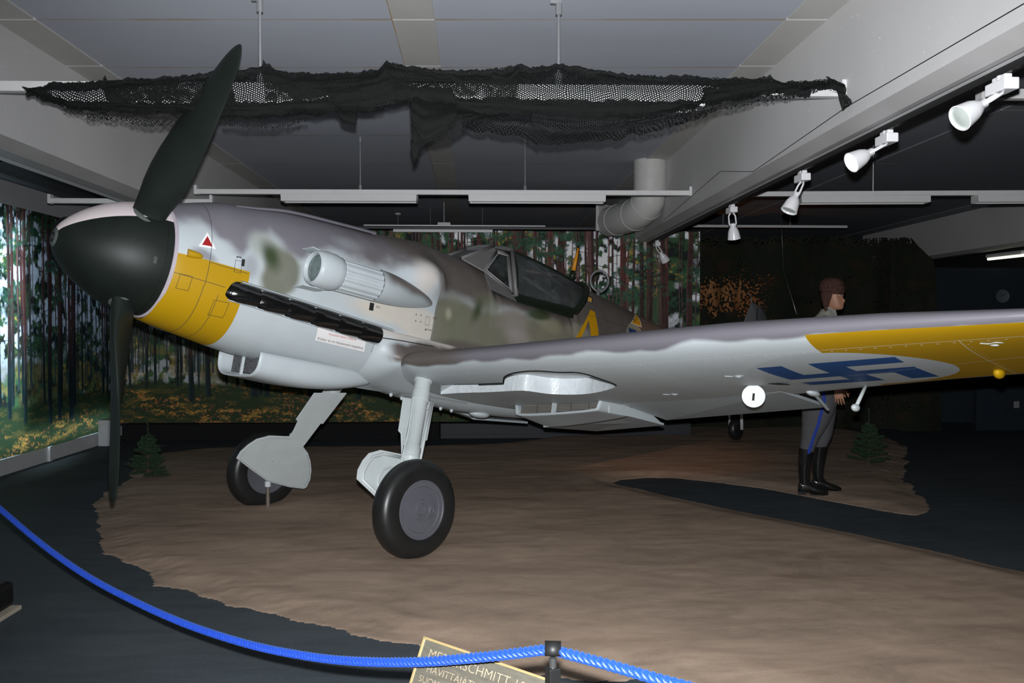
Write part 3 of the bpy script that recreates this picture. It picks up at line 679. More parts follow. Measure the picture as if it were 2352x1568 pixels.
# ---- fuselage paint
def fuselage_mat():
    n = Nd('camouflage_paint', 0.42, 0.35, coat=0.05); a, l, u = n.obj(); port = l > 0.0
    c = n.attr('paint', 'Color'); tone = n.noise(7, 4); c = n.mix(n.sm(tone, .35, .75)*0.10, c, (0.3, 0.3, 0.3))
    # yellow nose band, below the step line
    yb = ((a < 0.652) & (u < -0.10)) | ((a < 0.668) & (u < 0.035) & (u > -0.1001)) 
    yb = yb & ((u < 0.046-a*0.03) )
    c = n.mix(yb, c, YE)
    # red warning triangle with a white rim
    o3 = [onF(476, 533), onF(456, 565), onF(496, 572)]; g = (sum(p[0] for p in o3)/3, sum(p[1] for p in o3)/3)
    i3 = [(g[0]+(p[0]-g[0])*.62, g[1]+(p[1]-g[1])*.62) for p in o3]
    c = n.mix(tri_mask(a, u, o3) & port, c, (0.80, 0.80, 0.80)); c = n.mix(tri_mask(a, u, i3) & port, c, (0.33, 0.012, 0.015))
    # fuselage roundel with blue hooked cross (most of it hidden by the wing)
    q = onF(1455, 742); R = .21; cx, cy = q[0], q[1]-.21
    dx = a-cx; dy = u-cy; disc = n.math('SQRT', dx*dx+dy*dy) < R; c = n.mix(disc & port, c, (0.30, 0.30, 0.23))
    c = n.mix(hooked(dx*-1.0, dy, .27) & port, c, (0.012, 0.055, 0.17))
    # fuel triangle
    o3 = [onF(1452, 715), onF(1448, 742), onF(1474, 752)]; g = (sum(p[0] for p in o3)/3, sum(p[1] for p in o3)/3); i3 = [(g[0]+(p[0]-g[0])*.80, g[1]+(p[1]-g[1])*.80) for p in o3]
    c = n.mix(tri_mask(a, u, o3) & port, c, (0.70, 0.66, 0.5)); c = n.mix(tri_mask(a, u, i3) & port, c, (0.62, 0.33, 0.01))
    # yellow figure 4
    p = [onF(*k) for k in ((1356, 711), (1366, 716), (1376, 792), (1359, 792), (1352, 735), (1330, 785), (1312, 790))]
    m = tri_mask(a, u, [p[0], p[1], p[2], p[3], p[4]]) | tri_mask(a, u, [p[0], p[4], p[5], p[6]])
    zb = p[5][1]; m = m | box_mask(a, u, p[6][0]-.02, p[2][0]+.06, zb-.10, zb-.04)
    c = n.mix(m & port, c, (0.58, 0.30, 0.004))
    # panel lines
    ln = (((a-.402).abs() < .0022) & (u > -.12)) | (((a-.398).abs() < .0022) & (u < -.12)) | (((a-2.232).abs() < .0035) & (u > -.25) & (u < .55)) | (((a-.50).abs() < .002) & (u < -.16)) 
    ln = ln | (((u+.072+a*.063).abs() < .0022) & (a < .53)) | (((u-.045+a*.05).abs() < .002) & (a > .40) & (a < 0.66))
    ln = ln | (((a-1.78).abs() < .0025) & (u < -.18)) | (((u-.36-a*.03).abs() < .002) & (a > 4.2)) | (((a-4.6).abs() < .002)) | (((a-5.3).abs() < .002))
    c = n.mix(ln*0.75, c, (0.035, 0.035, 0.035))
    # small stencils and catches
    def rect(p0, p1, w=.003, fill=None):
        x0, x1 = sorted((p0[0], p1[0])); y0, y1 = sorted((p0[1], p1[1]))
        o = box_mask(a, u, x0, x1, y0, y1); i = box_mask(a, u, x0+w, x1-w, y0+w, y1-w); return o & i.inv()
    k = rect(onF(414, 628), onF(432, 668), .0025) | rect(onF(492, 688), onF(512, 730), .0025) | rect(onF(541, 596), onF(553, 628), .0025) | rect(onF(979, 726), onF(985, 748), .0025) | rect(onF(862, 782), onF(870, 812), .002)
    for q in ((956, 722), (967, 724), (955, 737), (966, 739), (545, 590), (549, 590), (553, 591), (977, 757), (985, 757)):
        q = onF(*q); k = k | box_mask(a, u, q[0]-.004, q[0]+.004, q[1]-.005, q[1]+.005)
    for q0, q1 in (((556, 594), (561, 612)), ((1309, 740), (1311, 750)), ((850, 694), (857, 714))):
        q0 = onF(*q0); q1 = onF(*q1); k = k | box_mask(a, u, min(q0[0], q1[0]), max(q0[0], q1[0]), min(q0[1], q1[1]), max(q0[1], q1[1]))
    c = n.mix(k & port, c, (0.02, 0.02, 0.02))
    n.color(c); n.bump(n.noise(6, 3), .12, .01); return n.m
def hooked(dx, dy, S):
    """upright hooked cross, dx to the right, dy up, side length S (5 x 5 cells)"""
    h = S/2; c = S/10
    m = box_mask(dx, dy, -c, c, -h, h) | box_mask(dx, dy, -h, h, -c, c)
    m = m | box_mask(dx, dy, -.0001, h, h-2*c, h) | box_mask(dx, dy, h-2*c, h, -h, .0001)
    m = m | box_mask(dx, dy, -h, .0001, -h, -h+2*c) | box_mask(dx, dy, -h, -h+2*c, -.0001, h)
    return m
def grid_obj(name, P, mat, parent, cols=None, closed=True):
    nu, nv = P.shape[:2]; me = bpy.data.meshes.new(name); me.vertices.add(nu*nv); me.vertices.foreach_set('co', P.reshape(-1).astype(np.float32))
    i = np.arange(nu-1)[:, None]*nv; j = np.arange(nv if closed else nv-1)[None]; jn = (j+1) % nv
    q = np.stack([(i+j), (i+jn), (i+nv+jn), (i+nv+j)], -1).reshape(-1, 4).astype(np.int32); nf = len(q)
    me.loops.add(nf*4); me.loops.foreach_set('vertex_index', q.reshape(-1)); me.polygons.add(nf); me.polygons.foreach_set('loop_start', np.arange(nf, dtype=np.int32)*4)
    me.update(calc_edges=True); me.polygons.foreach_set('use_smooth', [True]*nf)
    if cols is not None:
        c4 = np.ones((nu*nv, 4), np.float32); c4[:, :3] = cols.reshape(-1, 3); at = me.color_attributes.new('paint', 'FLOAT_COLOR', 'POINT'); at.data.foreach_set('color', c4.reshape(-1))
    me.materials.append(mat); o = bpy.data.objects.new(name, me); C.objects.link(o); o.parent = parent; return o
M_fus = fuselage_mat()
P = np.stack([a_, l_, u_], -1); P = P[:, ::-1]; col = col[:, ::-1]
FUS = grid_obj('fuselage', P, M_fus, AC, col)
M_light = plain('pale_blue_grey_paint', LB, 0.42, .35, var=.04, scale=5)
M_lightm = plain('pale_grey_gear_paint', (0.50, 0.54, 0.545), 0.38, .45, var=.04, scale=9)
M_blk = plain('gloss_black_enamel', (0.005, 0.005, 0.005), 0.10, .6, coat=.6, var=.2, bump=.5, bscale=22)
M_mblk = plain('matt_black', (0.008, 0.008, 0.008), 0.7)
M_in = plain('dark_interior', (0.02, 0.022, 0.024), 0.7)
# nose ring behind the spinner
m = MB(); m.lathe([(.188, .30), (.186, .356), (.194, .364), (.206, .362)], (0, 0, 0), (1, 0, 0), 96); m.build('nose_ring', plain('pinkish_grey_paint', (0.47, .42, .47), .4), AC, smooth=True, auto=50)
m = MB(); m.lathe([(.187, .0), (.187, .33)], (0, 0, 0), (1, 0, 0), 64); m.build('nose_bulkhead', M_mblk, AC)
# ---- spinner
def spinner_mat():
    n = Nd('black_green_spinner_paint', .50, .30); a, l, u = n.obj(); nx_ = n.noise(6, 4)
    c = n.ramp(nx_, [(.3, (0.0065, 0.010, 0.008)), (.7, (0.010, 0.0145, 0.012))])
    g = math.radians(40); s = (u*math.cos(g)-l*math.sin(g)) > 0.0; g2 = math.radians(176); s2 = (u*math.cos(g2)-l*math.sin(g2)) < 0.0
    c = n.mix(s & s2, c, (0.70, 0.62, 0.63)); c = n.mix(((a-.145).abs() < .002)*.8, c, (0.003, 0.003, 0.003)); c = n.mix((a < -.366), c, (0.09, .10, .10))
    n.color(c); return n.m
prof = [(-.375, .030), (-.375, .046), (-.368, .052)]
for k_ in range(1, 40):
    t_ = k_/39; x_ = -.368+t_*(.186+.368); prof.append((x_, .052+(.352-.052)*math.sin(t_**.80*PI/2)**.90))
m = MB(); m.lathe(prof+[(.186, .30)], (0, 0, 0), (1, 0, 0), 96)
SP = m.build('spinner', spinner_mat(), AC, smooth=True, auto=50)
m = MB(); m.lathe([(-.376, .030), (-.32, .028), (-.32, .0)], (0, 0, 0), (1, 0, 0), 24); m.build('cannon_opening', M_mblk, SP, smooth=True)
pa = [p[0] for p in prof]; pr = [p[1] for p in prof]; y_ = .3
for _ in range(20): q = onY(356, 597, y_); y_ = math.sqrt(max(.01, float(np.interp(q[0], pa, pr))**2-q[2]**2))
m = MB(); c_ = Vector((q[0], y_+.001, q[2])); m.box(c_, (.018, .008, .042), Matrix.Rotation(math.radians(-12), 3, 'Z')); m.build('catch', plain('bare_metal_catch', (.4, .42, .4), .25, .5, metal=.8), SP)
# ---- propeller blades
M_blade = plain('dark_green_blade_paint', (0.009, 0.0135, 0.011), .50, .28, var=.12, scale=4)
BA = .055
def blade(alpha, name='propeller_blade', bend=0.0):
    rho = Vector((0, math.cos(alpha), math.sin(alpha))); T = Vector((0, -math.sin(alpha), math.cos(alpha))); Fw = Vector((-1, 0, 0)); base = Vector((BA, 0, 0))
    rs = [.26, .32, .36, .42, .50, .60, .72, .85, 1.0, 1.12, 1.24, 1.33, 1.40, 1.45, 1.49, 1.512, 1.52]
    ch = [.19, .195, .20, .215, .245, .268, .278, .276, .262, .244, .222, .198, .172, .138, .092, .046, .008]
    th = [.11, .105, .095, .080, .062, .050, .041, .034, .028, .023, .019, .015, .012, .009, .007, .004, .002]
    rows = []; n_ = 28
    for r_, c_, t_ in zip(rs, ch, th):
        be = math.radians(float(np.interp(r_, [.3, .5, .8, 1.1, 1.5], [56, 45, 30, 18, 5])))
        cd_ = T*math.cos(be)+Fw*math.sin(be); nd = cd_.cross(rho).normalized(); row = []
        for k_ in range(n_):
            p = 2*PI*k_/n_; x_ = math.cos(p)*.5; y_ = math.sin(p)*.5*t_*(1 if r_ < .34 else (1.0+.35*math.cos(p)))
            row.append(base+rho*r_+cd_*(x_*c_+.02*c_*math.sin(r_*3))+nd*(y_+(.10*c_*(1-(2*x_)**2) if math.sin(p) > 0 else .02*c_*(1-(2*x_)**2)) if r_ > .4 else y_)-Fw*(bend*(r_-.3)**2))
        rows.append(row)
    m = MB(); m.grid(rows, closed_v=True); m.add(rows[-1], [tuple(range(n_))])
    b = m.build(name, M_blade, AC, smooth=True, auto=60)
    # pale root collar showing in the spinner cut-out
    m = MB(); m.lathe([(.25, .0), (.25, .090), (.322, .090), (.328, .082), (.328, .0)], (BA, 0, 0), rho, 28); m.build('root_collar', plain('pale_root_collar', (.10, .115, .11), .5), b, smooth=True, auto=40)
    return b
for al in (48.0, -72.0, 168): blade(math.radians(al))
# ---- small intake blisters on the cowl ring
def blister(px0, py0, px1, py1, w, h, mat, name):
    a0, u0 = onF(px0, py0); a1, u1 = onF(px1, py1); rows = []
    for i_ in range(13):
        t_ = i_/12; a = a0+(a1-a0)*t_; uc = u0+(u1-u0)*t_; r_ = math.sqrt(max(0, 1-t_**2.2)); row = []
        for k_ in range(13):
            p = PI*k_/12; uu = uc+w*r_*math.cos(p); row.append((a, surf_l(a, uu)-.004+h*r_*math.sin(p), uu))
        rows.append(row)
    m = MB(); m.grid(rows); m.add(rows[0], [tuple(range(13))]); return m.build(name, mat, AC, smooth=True, auto=50)
blister(430, 580, 468, 590, .026, .030, M_fus_y := plain('yellow_identification_paint', YE, .42, .4, var=.03), 'intake_blister')
# ---- oil cooler chin
rows = []; nn = 41
for a in np.linspace(.90, 1.93, 40):
    t_ = (a-.90)/1.03; w = .285*(1-.10*t_-.35*t_**4); zb = -.625-.022*math.sin(t_*PI)+(.085*t_**3.0); zt = -.455; row = []
    for k_ in range(nn):
        p = PI*k_/(nn-1); cs = math.cos(p); sn = math.sin(p); e = .45
        row.append((a, w*math.copysign(abs(cs)**e, cs), zt+(zb-zt)*abs(sn)**.62))
    rows.append(row)
m = MB(); m.grid(rows)
CH = m.build('oil_cooler_fairing', M_light, AC, smooth=True, auto=60); sd = CH.modifiers.new('skin', 'SOLIDIFY'); sd.thickness = .012; sd.offset = -1
m = MB(); m.b2(.985, .995, -.225, .225, -.592, -.46); m.build('oil_cooler_matrix', plain('radiator_matrix_metal', (.10, .10, .105), .5, var=.5, scale=60), AC)
m = MB(); m.b2(.93, .95, -.006, .006, -.628, -.46); m.build('intake_divider', M_light, AC)
# ---- exhausts
def ex_pt(t): return (.535+t*(1.742-.535), -.112-.075*t)
m = MB(); rows = []
for t_ in np.linspace(.05, 1.0, 30):
    a, uc = ex_pt(t_); rows.append([(a, surf_l(a, uc+dz)+.004, uc+dz) for dz in (-.054, -.02, .02, .050)])
m.grid(rows); m.build('exhaust_recess', M_mblk, AC)
for i_ in range(6):
    t0 = i_/6; a0, u0 = ex_pt(t0+.0); L_ = .222 if i_ < 5 else .20; a0 -= .015; rows = []
    for s_ in np.linspace(0, 1, 18):
        a = a0+L_*s_; uc = u0+.006-.020*s_; f_ = math.sqrt(max(0, 1-(1-min(1, s_/.42))**2)); hh = .069*f_*(1-.18*max(0, s_-.5)); out_ = -.002+.090*(s_**.75)*f_**.4; row = []
        l0 = surf_l(a, uc)
        for k_ in range(24):
            p = 2*PI*k_/24; ce = math.cos(p); row.append((a, l0-.015+max(-.01, out_*(max(0, ce))**.75), uc+hh*math.copysign(abs(math.sin(p))**.9, math.sin(p))))
        rows.append(row)
    rows.append([(p_[0]-.03, p_[1]*.0+(l0-.015)+(p_[1]-(l0-.015))*.70, u0+(p_[2]-u0)*.75) for p_ in rows[-1]])
    m = MB(); m.grid(rows, closed_v=True)
    m.build('exhaust_stub', M_blk, AC, smooth=True, auto=60)
# deflector ledge over the exhausts, thin rail below
for (za, zb, tA, tB, off, nm, mt) in ((.058, .082, .06, 1.08, .050, 'exhaust_deflector', M_light), (-.066, -.058, .02, 1.02, .018, 'lower_exhaust_rail', M_light)):
    m = MB(); rows = []
    for t_ in np.linspace(tA, tB, 30):
        a, uc = ex_pt(t_); l0 = surf_l(a, uc+za); rows.append([(a, l0-.01, uc+zb), (a, l0+off, uc+za+.004), (a, l0+off, uc+za), (a, l0-.01, uc+za-.004)])
    m.grid(rows, closed_v=True); m.build(nm, mt, AC)
# ---- supercharger intake with dust filter
IL, IU = .565, .135
m = MB(); m.lathe([(1.03, .088), (1.012, .092), (1.004, .101), (1.010, .111), (1.035, .120), (1.09, .127), (1.15, .124), (1.20, .113), (1.205, .108)], (0, IL, IU), (1, 0, 0), 48)
SI = m.build('supercharger_intake', M_light, AC, smooth=True, auto=60)
m = MB(); m.lathe([(1.055, .0), (1.05, .09), (1.02, .091)], (0, IL, IU), (1, 0, 0), 36); m.build('intake_screen', plain('grey_green_intake_disc', (.16, .20, .20), .4, var=.25, scale=20), SI, smooth=True, auto=30)
m = MB(); rows = []
for a in (1.20, 1.205, 1.515, 1.52):
    r0 = .108 if a in (1.20, 1.52) else .112; rows.append([(a, IL+math.cos(2*PI*k_/96)*(r0+(.0035 if k_ % 6 < 3 else -.002)), IU+math.sin(2*PI*k_/96)*(r0+(.0035 if k_ % 6 < 3 else -.002))) for k_ in range(96)])
m.grid(rows, closed_v=True); m.build('dust_filter', M_light, AC, smooth=True, auto=25)
rows = []
for t_ in np.linspace(0, 1, 26):
    a = 1.515+t_*.70; r0 = .112*max(0.0, 1-t_**1.75)**.80+.003; l0 = surf_l(a, IU+.01); cl = IL*(1-t_**1.3)+(l0-.03)*t_**1.3
    rows.append([(a, cl+r0*1.05*math.cos(2*PI*k_/36), IU+.010*t_+r0*(1+.10*t_)*math.sin(2*PI*k_/36)) for k_ in range(36)])
def intake_fair_mat():
    n = Nd('intake_fairing_paint', .42, .35); a, l, u = n.obj(); z = n.noise(5, 3)
    m_ = n.sm(u+z*.06-(.185-(a-1.5)*.05), -.02, .05)*n.sm(a, 1.5, 1.62); n.color(n.mix(m_, LB, (0.17, .15, .14))); return n.m
m = MB(); m.grid(rows, closed_v=True); m.build('intake_fairing', intake_fair_mat(), AC, smooth=True, auto=60)
m = MB(); m.b2(1.12, 1.60, .36, .50, IU-.05, IU+.05); m.build('intake_mount', M_light, AC, bevel=.02)
for (u0, d_, nm) in ((IU+.118, 1, 'filter_door'), (IU-.128, -1, 'filter_door')):
    m = MB(); rows = []
    for t_ in np.linspace(0, 1, 8): rows.append([(.985+t_*.16-(.02 if d_ < 0 else 0), .44+s_*.12, u0+d_*(.010-.022*t_*(1 if d_ > 0 else .2))+(.006 if s_ > .5 else 0)) for s_ in (0, .5, 1)])
    m.grid(rows); o = m.build(nm, M_light, AC); sd = o.modifiers.new('s', 'SOLIDIFY'); sd.thickness = .006
# ---- stickers and stencils with lettering
def surf_text(txt, c0, c1, hgt, mat, name, parent, align='CENTER', off=.004, base='OUT'):
    """text laid on the port side between picture points c0 (left end of the base line) and c1"""
    a0, u0 = onF(*c0); a1, u1 = onF(*c1); tc = bpy.data.curves.new(name, 'FONT'); tc.body = txt; tc.size = 1.0; tc.align_x = 'LEFT'; tc.resolution_u = 2
    to = bpy.data.objects.new(name, tc); C.objects.link(to); dg = bpy.context.evaluated_depsgraph_get(); me = bpy.data.meshes.new_from_object(to.evaluated_get(dg)); bpy.data.objects.remove(to)
    xs = [v.co.x for v in me.vertices]; ys = [v.co.y for v in me.vertices]; w = max(xs)-min(xs); x0 = min(xs); L = math.hypot(a1-a0, u1-u0); s = L/w; dx_, dy_ = (a1-a0)/L, (u1-u0)/L; ky = hgt/.70
    for v in me.vertices:
        X_ = (v.co.x-x0)*s; Y_ = v.co.y*ky; a = a0+X_*dx_-Y_*dy_; u = u0+X_*dy_+Y_*dx_; v.co = (a, surf_l(a, u)+off, u)
    me.materials.clear(); me.materials.append(mat); o = bpy.data.objects.new(name, me); C.objects.link(o); o.parent = parent; return o
def patch(corners, mat, name, parent, off=.002, n=10):
    q = [onF(*c) for c in corners]; rows = []     # tl, tr, br, bl
    for i_ in range(n+1):
        t_ = i_/n; row = []
        for j_ in range(n*2+1):
            s_ = j_/(2*n); a = (q[0][0]*(1-s_)+q[1][0]*s_)*(1-t_)+(q[3][0]*(1-s_)+q[2][0]*s_)*t_; u = (q[0][1]*(1-s_)+q[1][1]*s_)*(1-t_)+(q[3][1]*(1-s_)+q[2][1]*s_)*t_
            row.append((a, surf_l(a, u)+off, u))
        rows.append(row)
    m = MB(); m.grid(rows); o = m.build(name, mat, parent, smooth=True); return o
M_ink = plain('black_lettering', (0.02, 0.02, 0.025), .6); M_red = plain('red_lettering', (0.42, 0.03, 0.03), .6); M_stk = plain('white_sticker', (.78, .76, .76), .35, .4, var=.02)
LBL = patch([(731, 747), (841, 772), (836, 808), (723, 781)], M_stk, 'warning_label', AC)
LBL['label'] = 'white label with red and black German lettering'
surf_text('Vorsicht beim Öffnen', (753, 769), (817, 782), .016, M_red, 'lettering', LBL)
surf_text('Kühler ist im Haubenteil eingebaut', (728, 779), (833, 802), .017, M_ink, 'lettering', LBL)
for q0, q1 in (((863, 706), (872, 708)), ((993, 732), (1002, 733)), ((869, 806), (879, 809))): surf_text('ZU', q0, q1, .016, M_ink, 'stencil', AC)
surf_text('W3', (1134, 671), (1142, 673), .012, M_ink, 'stencil', AC)
surf_text('E', (977, 758), (981, 759), .014, M_ink, 'stencil', AC); surf_text('9', (986, 760), (990, 761), .014, M_ink, 'stencil', AC)
surf_text('87', (1455, 737), (1462, 739), .028, M_ink, 'stencil', AC)

# ---- cowling gun troughs (upper deck groove lines) and small top fairing
m = MB()
for s_ in (1,):
    rows = []
    for t_ in np.linspace(0, 1, 24):
        a = .62+t_*1.12; r_ = .030*math.sin(min(1, t_*1.4+.25)*PI/2); tc_ = float(spl(a, ST[:, 0], ST[:, 2])); row = []
        for k_ in range(9):
            p = PI*k_/8; row.append((a, .14+s_*0+r_*1.6*math.cos(p), tc_-.032+r_*1.0*math.sin(p)))
        rows.append(row)
    m.grid(rows); m.add(rows[-1], [tuple(range(9))])
m.build('gun_trough_fairing', plain('grey_violet_paint', GV, .42, .35, var=.05), AC, smooth=True, auto=50)

# ================================================================== WINGS
INC = .064
def wing_sec(l, n=40):
    """closed section (a,u) list with signed arc parameter; l measured from the centre line"""
    LE = float(np.interp(l, [.2, .36, .47, .56, .70, 4.4, 4.75, 4.92], [1.95, 1.93, 1.92, 1.885, 1.905, 2.06, 2.20, 2.55]))
    TE = float(np.interp(l, [.2, .6, 2.75, 4.5, 4.75, 4.92], [4.25, 4.18, 3.60, 3.13, 3.05, 2.85]))
    un = -.335+(l-.6)*.0865 if l > .6 else -.335+(l-.6)*.05
    un += float(np.interp(l, [.8, 1.5, 2.3, 3.0, 3.8, 4.4], [0, .003, .009, .019, .015, 0]))
    th = float(np.interp(l, [.2, .45, .6, 1.5, 2.3, 3.0, 3.8, 4.4, 4.75, 4.92], [.34, .285, .262, .260, .258, .240, .190, .132, .10, .03]))
    c = TE-LE; s = []
    for k in range(2*n+1):
        t = 1-k/n                                  # 1 .. -1 : upper TE -> LE -> lower TE
        x = (1-math.cos(abs(t)*PI/2))              # clustering at nose
        yt = 5*(.2969*math.sqrt(x)-.1260*x-.3516*x*x+.2843*x**3-.1036*x**4)
        cam_ = .016*4*x*(1-x)*c
        s.append((LE+x*c, un+cam_+(yt*th if t >= 0 else -yt*th)-x*c*INC, (x*c if t >= 0 else -x*c)))
    return s
def low_u(l, a):
    s = wing_sec(l); s = s[len(s)//2:]; return float(np.interp(a, [p[0] for p in s], [p[1] for p in s]))
def onL(px, py, d=0.0):
    """point of the lower wing surface (lowered by d) seen at a picture point"""
    l = 2.0; a = 2.5
    for _ in range(60):
        l_ = min(max(l, .2), 4.8); u = low_u(l_, a)-d; e = AM@ray(px, py); t = (u-CL[2])/e[2]; p = CL+e*t; l = .6*l+.4*float(p[1]); a = .6*a+.4*float(p[0])
    return a, l
def wing_mat(port=True):
    n = Nd('wing_paint', .50, .28); a, l, u = n.obj()
    if not port: l = l*-1.0
    s = n.attr('arc'); nz = n.noise(2.2, 3, .5, stretch=(1, 1, .2)); tone = n.noise(6, 4)
    c = n.mix(n.sm(tone, .35, .7)*.12, LB, (0.40, 0.45, .475))
    # lower panels one shade greyer behind the nose skin
    if port:
        sl_ = (YB2[1]-YA[1])/(YB2[0]-YA[0]); yl = ((l-(YA[1]+(a-YA[0])*sl_)) > 0.0) & (a < RC[0]); yl = yl | ((l > RC[1]-.02) & (a > RC[0]-.001)); yl = yl & (s < -0.036)
        dx = l-RC[1]; dy = (a-RC[0])*-1.0; disc = n.math('SQRT', dx*dx+dy*dy) < RR
        c = n.mix(disc & (s < -.0), c, (0.42, 0.465, 0.49)); hk = hooked(dx, dy, RS) & (s < 0.0)
    w = n.math('SINE', l*8.3)*.010+n.math('SINE', l*19.0+1.0)*.006+(nz-.5)*.09
    up = n.sm(s+w+.050, -.016, .016); camo = n.mix(n.sm(l, .9, 1.25), BR, (0.150, .144, .165))
    c = n.mix(up, c, camo)
    if port: c = n.mix(hk, n.mix(yl & disc.inv(), c, (0.34, 0.195, 0.002)), (0.014, 0.068, 0.22))
    # skin joints
    ln = (((s+.165).abs() < .0022) & (s < 0)) | (((a-3.02-(l-2.7)*-.235).abs() < .003) & (s < 0) & (l > 2.78)) 
    for x_ in (1.62, 2.42, 3.02, 4.12): ln = ln | (((l-x_-(a-2.2)*.03).abs() < .002) & (s < -.165))
    c = n.mix((ln & (s < 0.0))*.55, c, (0.66, .69, .72))
    # rivets
    def riv(dist, along, pitch, r=.0042):
        f = ((along*(1/pitch)).frac()-.5)*pitch; return n.math('SQRT', f*f+dist*dist) < r*.95
    rv = riv(s+.190, l, .070, .0060)
    for x_ in (1.62, 1.80, 2.42, 2.60, 3.02, 4.12): rv = rv | (riv(l-x_-.02-(a-2.2)*.03, a, .055) & (s < -.19))
    rv = rv | (riv(a-2.86-(l-2.7)*-.17, l, .07) & (s < 0) & (l < 2.78))
    rv = rv & (s < 0.0)
    c = n.mix(rv*.42, c, (0.80, .82, .84)); n.color(c); n.bump(n.noise(5, 2)*.6+rv*.15, .18, .008); return n.m
RC = onL(1948, 858); YA = onL(1852, 776); YB2 = onL(1880, 805); RR = .555; RS = .745
def sec_grid(ls, nn, side=1):
    P = []; S = []
    for l in ls:
        s = wing_sec(l, nn); P.append([(p[0], side*l, p[1]) for p in s]); S.append([p[2] for p in s])
    return np.array(P), np.array(S)
def make_wing(side):
    ls = sorted(set(list(np.linspace(.2, .75, 12))+list(np.linspace(.75, 4.4, 60))+[4.5, 4.6, 4.68, 4.75, 4.82, 4.87, 4.92])); nn = 40
    P, S = sec_grid(ls, nn, side); m = MB(); rows = [[tuple(p) for p in r] for r in P]
    m.grid(rows); m.add(rows[-1], [tuple(range(2*nn+1))]); m.add(rows[0], [tuple(range(2*nn+1))]); 
    for r in (rows,): m.add([p for row in ([r_[0] for r_ in r], [r_[-1] for r_ in r]) for p in row], [(i, i+1, len(r)+i+1, len(r)+i) for i in range(len(r)-1)])
    o = m.build('wing', wing_mat(side > 0), AC, smooth=True, auto=40)
    return o
def add_arc(o, side):
    me = o.data; at = me.attributes.new('arc', 'FLOAT', 'POINT'); vals = []
    for v in me.vertices:
        l = min(max(abs(v.co.y), .2), 4.92); s = WC.setdefault(round(l, 3), wing_sec(l)); LE = s[len(s)//2]; x = v.co.x-LE[0]; mid = LE[1]+.016*4*0-x*INC+.016*4*(x/max(.1, s[0][0]-LE[0]))*(1-x/max(.1, s[0][0]-LE[0]))*(s[0][0]-LE[0]); dz = v.co.z-mid
        d = math.hypot(max(x, 0), dz*.9) if x < .12 else abs(x); vals.append(math.copysign(d, dz if abs(dz) > 1e-4 else 1))
    at.data.foreach_set('value', vals)
WC = {}
WP = make_wing(1); WS = make_wing(-1)
# wheel well in the port wing: cut with a shaped cutter
well_px = [(1012, 883), (1100, 881), (1156, 879), (1158, 866), (1175, 857), (1205, 852), (1240, 851), (1285, 854), (1330, 855), (1370, 866), (1415, 884), (1392, 896), (1340, 905), (1270, 905), (1215, 898), (1185, 897), (1100, 901), (1012, 905)]
def smooth_closed(P, k=4):
    P = np.array(P); n = len(P); o_ = []
    for i in range(n):
        p0, p1, p2, p3 = P[i-1], P[i], P[(i+1) % n], P[(i+2) % n]
        sharp = i in (0, 1, 2, 17, 16)
        for t in (np.arange(k)/k if not sharp else [0.0]): o_.append(.5*((2*p1)+(-p0+p2)*t+(2*p0-5*p1+4*p2-p3)*t*t+(-p0+3*p1-3*p2+p3)*t**3))
    return [tuple(q) for q in o_]
well0 = [onL(*q) for q in well_px]; well = smooth_closed(well0)
def cutter(well, side, depth=.12):
    nW = len(well); vs = []; 
    for (a, l) in well: vs.append((a, side*l, low_u(max(l, .25), a)-.05))
    for (a, l) in well: vs.append((a+.0, side*l, low_u(max(l, .25), a)+depth))
    me = bpy.data.meshes.new('cut'); fs = [tuple(range(nW)), tuple(range(nW, 2*nW))[::-1]]+[(i, nW+i, nW+(i+1) % nW, (i+1) % nW) for i in range(nW)]
    me.from_pydata(vs, [], fs); b = bmesh.new(); b.from_mesh(me); bmesh.ops.triangulate(b, faces=[f for f in b.faces if len(f.verts) > 4]); bmesh.ops.recalc_face_normals(b, faces=b.faces); b.to_mesh(me); b.free()
    me.materials.append(M_well); return bpy.data.objects.new('cut', me)
def well_mat():
    n = Nd('white_wheel_well_lining', .35, .4); a, l, u = n.obj(); f = n.noise(7, 3, .6, dist=1.2)
    n.color(n.ramp(f, [(.3, (0.58, .63, .66)), (.7, (0.68, .73, .76))])); n.bump(f+n.noise(30, 2)*.2, .5, .02); return n.m
M_well = well_mat()
def cut(o, cu):
    C.objects.link(cu); cu.matrix_world = AIR; md = o.modifiers.new('b', 'BOOLEAN'); md.operation = 'DIFFERENCE'; md.object = cu; md.solver = 'EXACT'; md.material_mode = 'TRANSFER'
    bpy.context.view_layer.update(); dg = bpy.context.evaluated_depsgraph_get(); me = bpy.data.meshes.new_from_object(o.evaluated_get(dg)); o.modifiers.clear(); o.data = me; bpy.data.objects.remove(cu)
for o_, sd_ in ((WP, 1), (WS, -1)):
    bpy.context.view_layer.update(); cut(o_, cutter(well, sd_)); o_.data.set_sharp_from_angle(angle=math.radians(35)); add_arc(o_, sd_)
print('well', [tuple(round(x, 2) for x in w) for w in well], 'RC', RC)
# black strip added as the shadow along the forward rim of the well
m = MB(); m.tube([(a, l, low_u(l, a)-.002) for a, l in smooth_closed(well0)[1:32]], .006, 6); m.build('well_rim_shadow', M_mblk, AC)

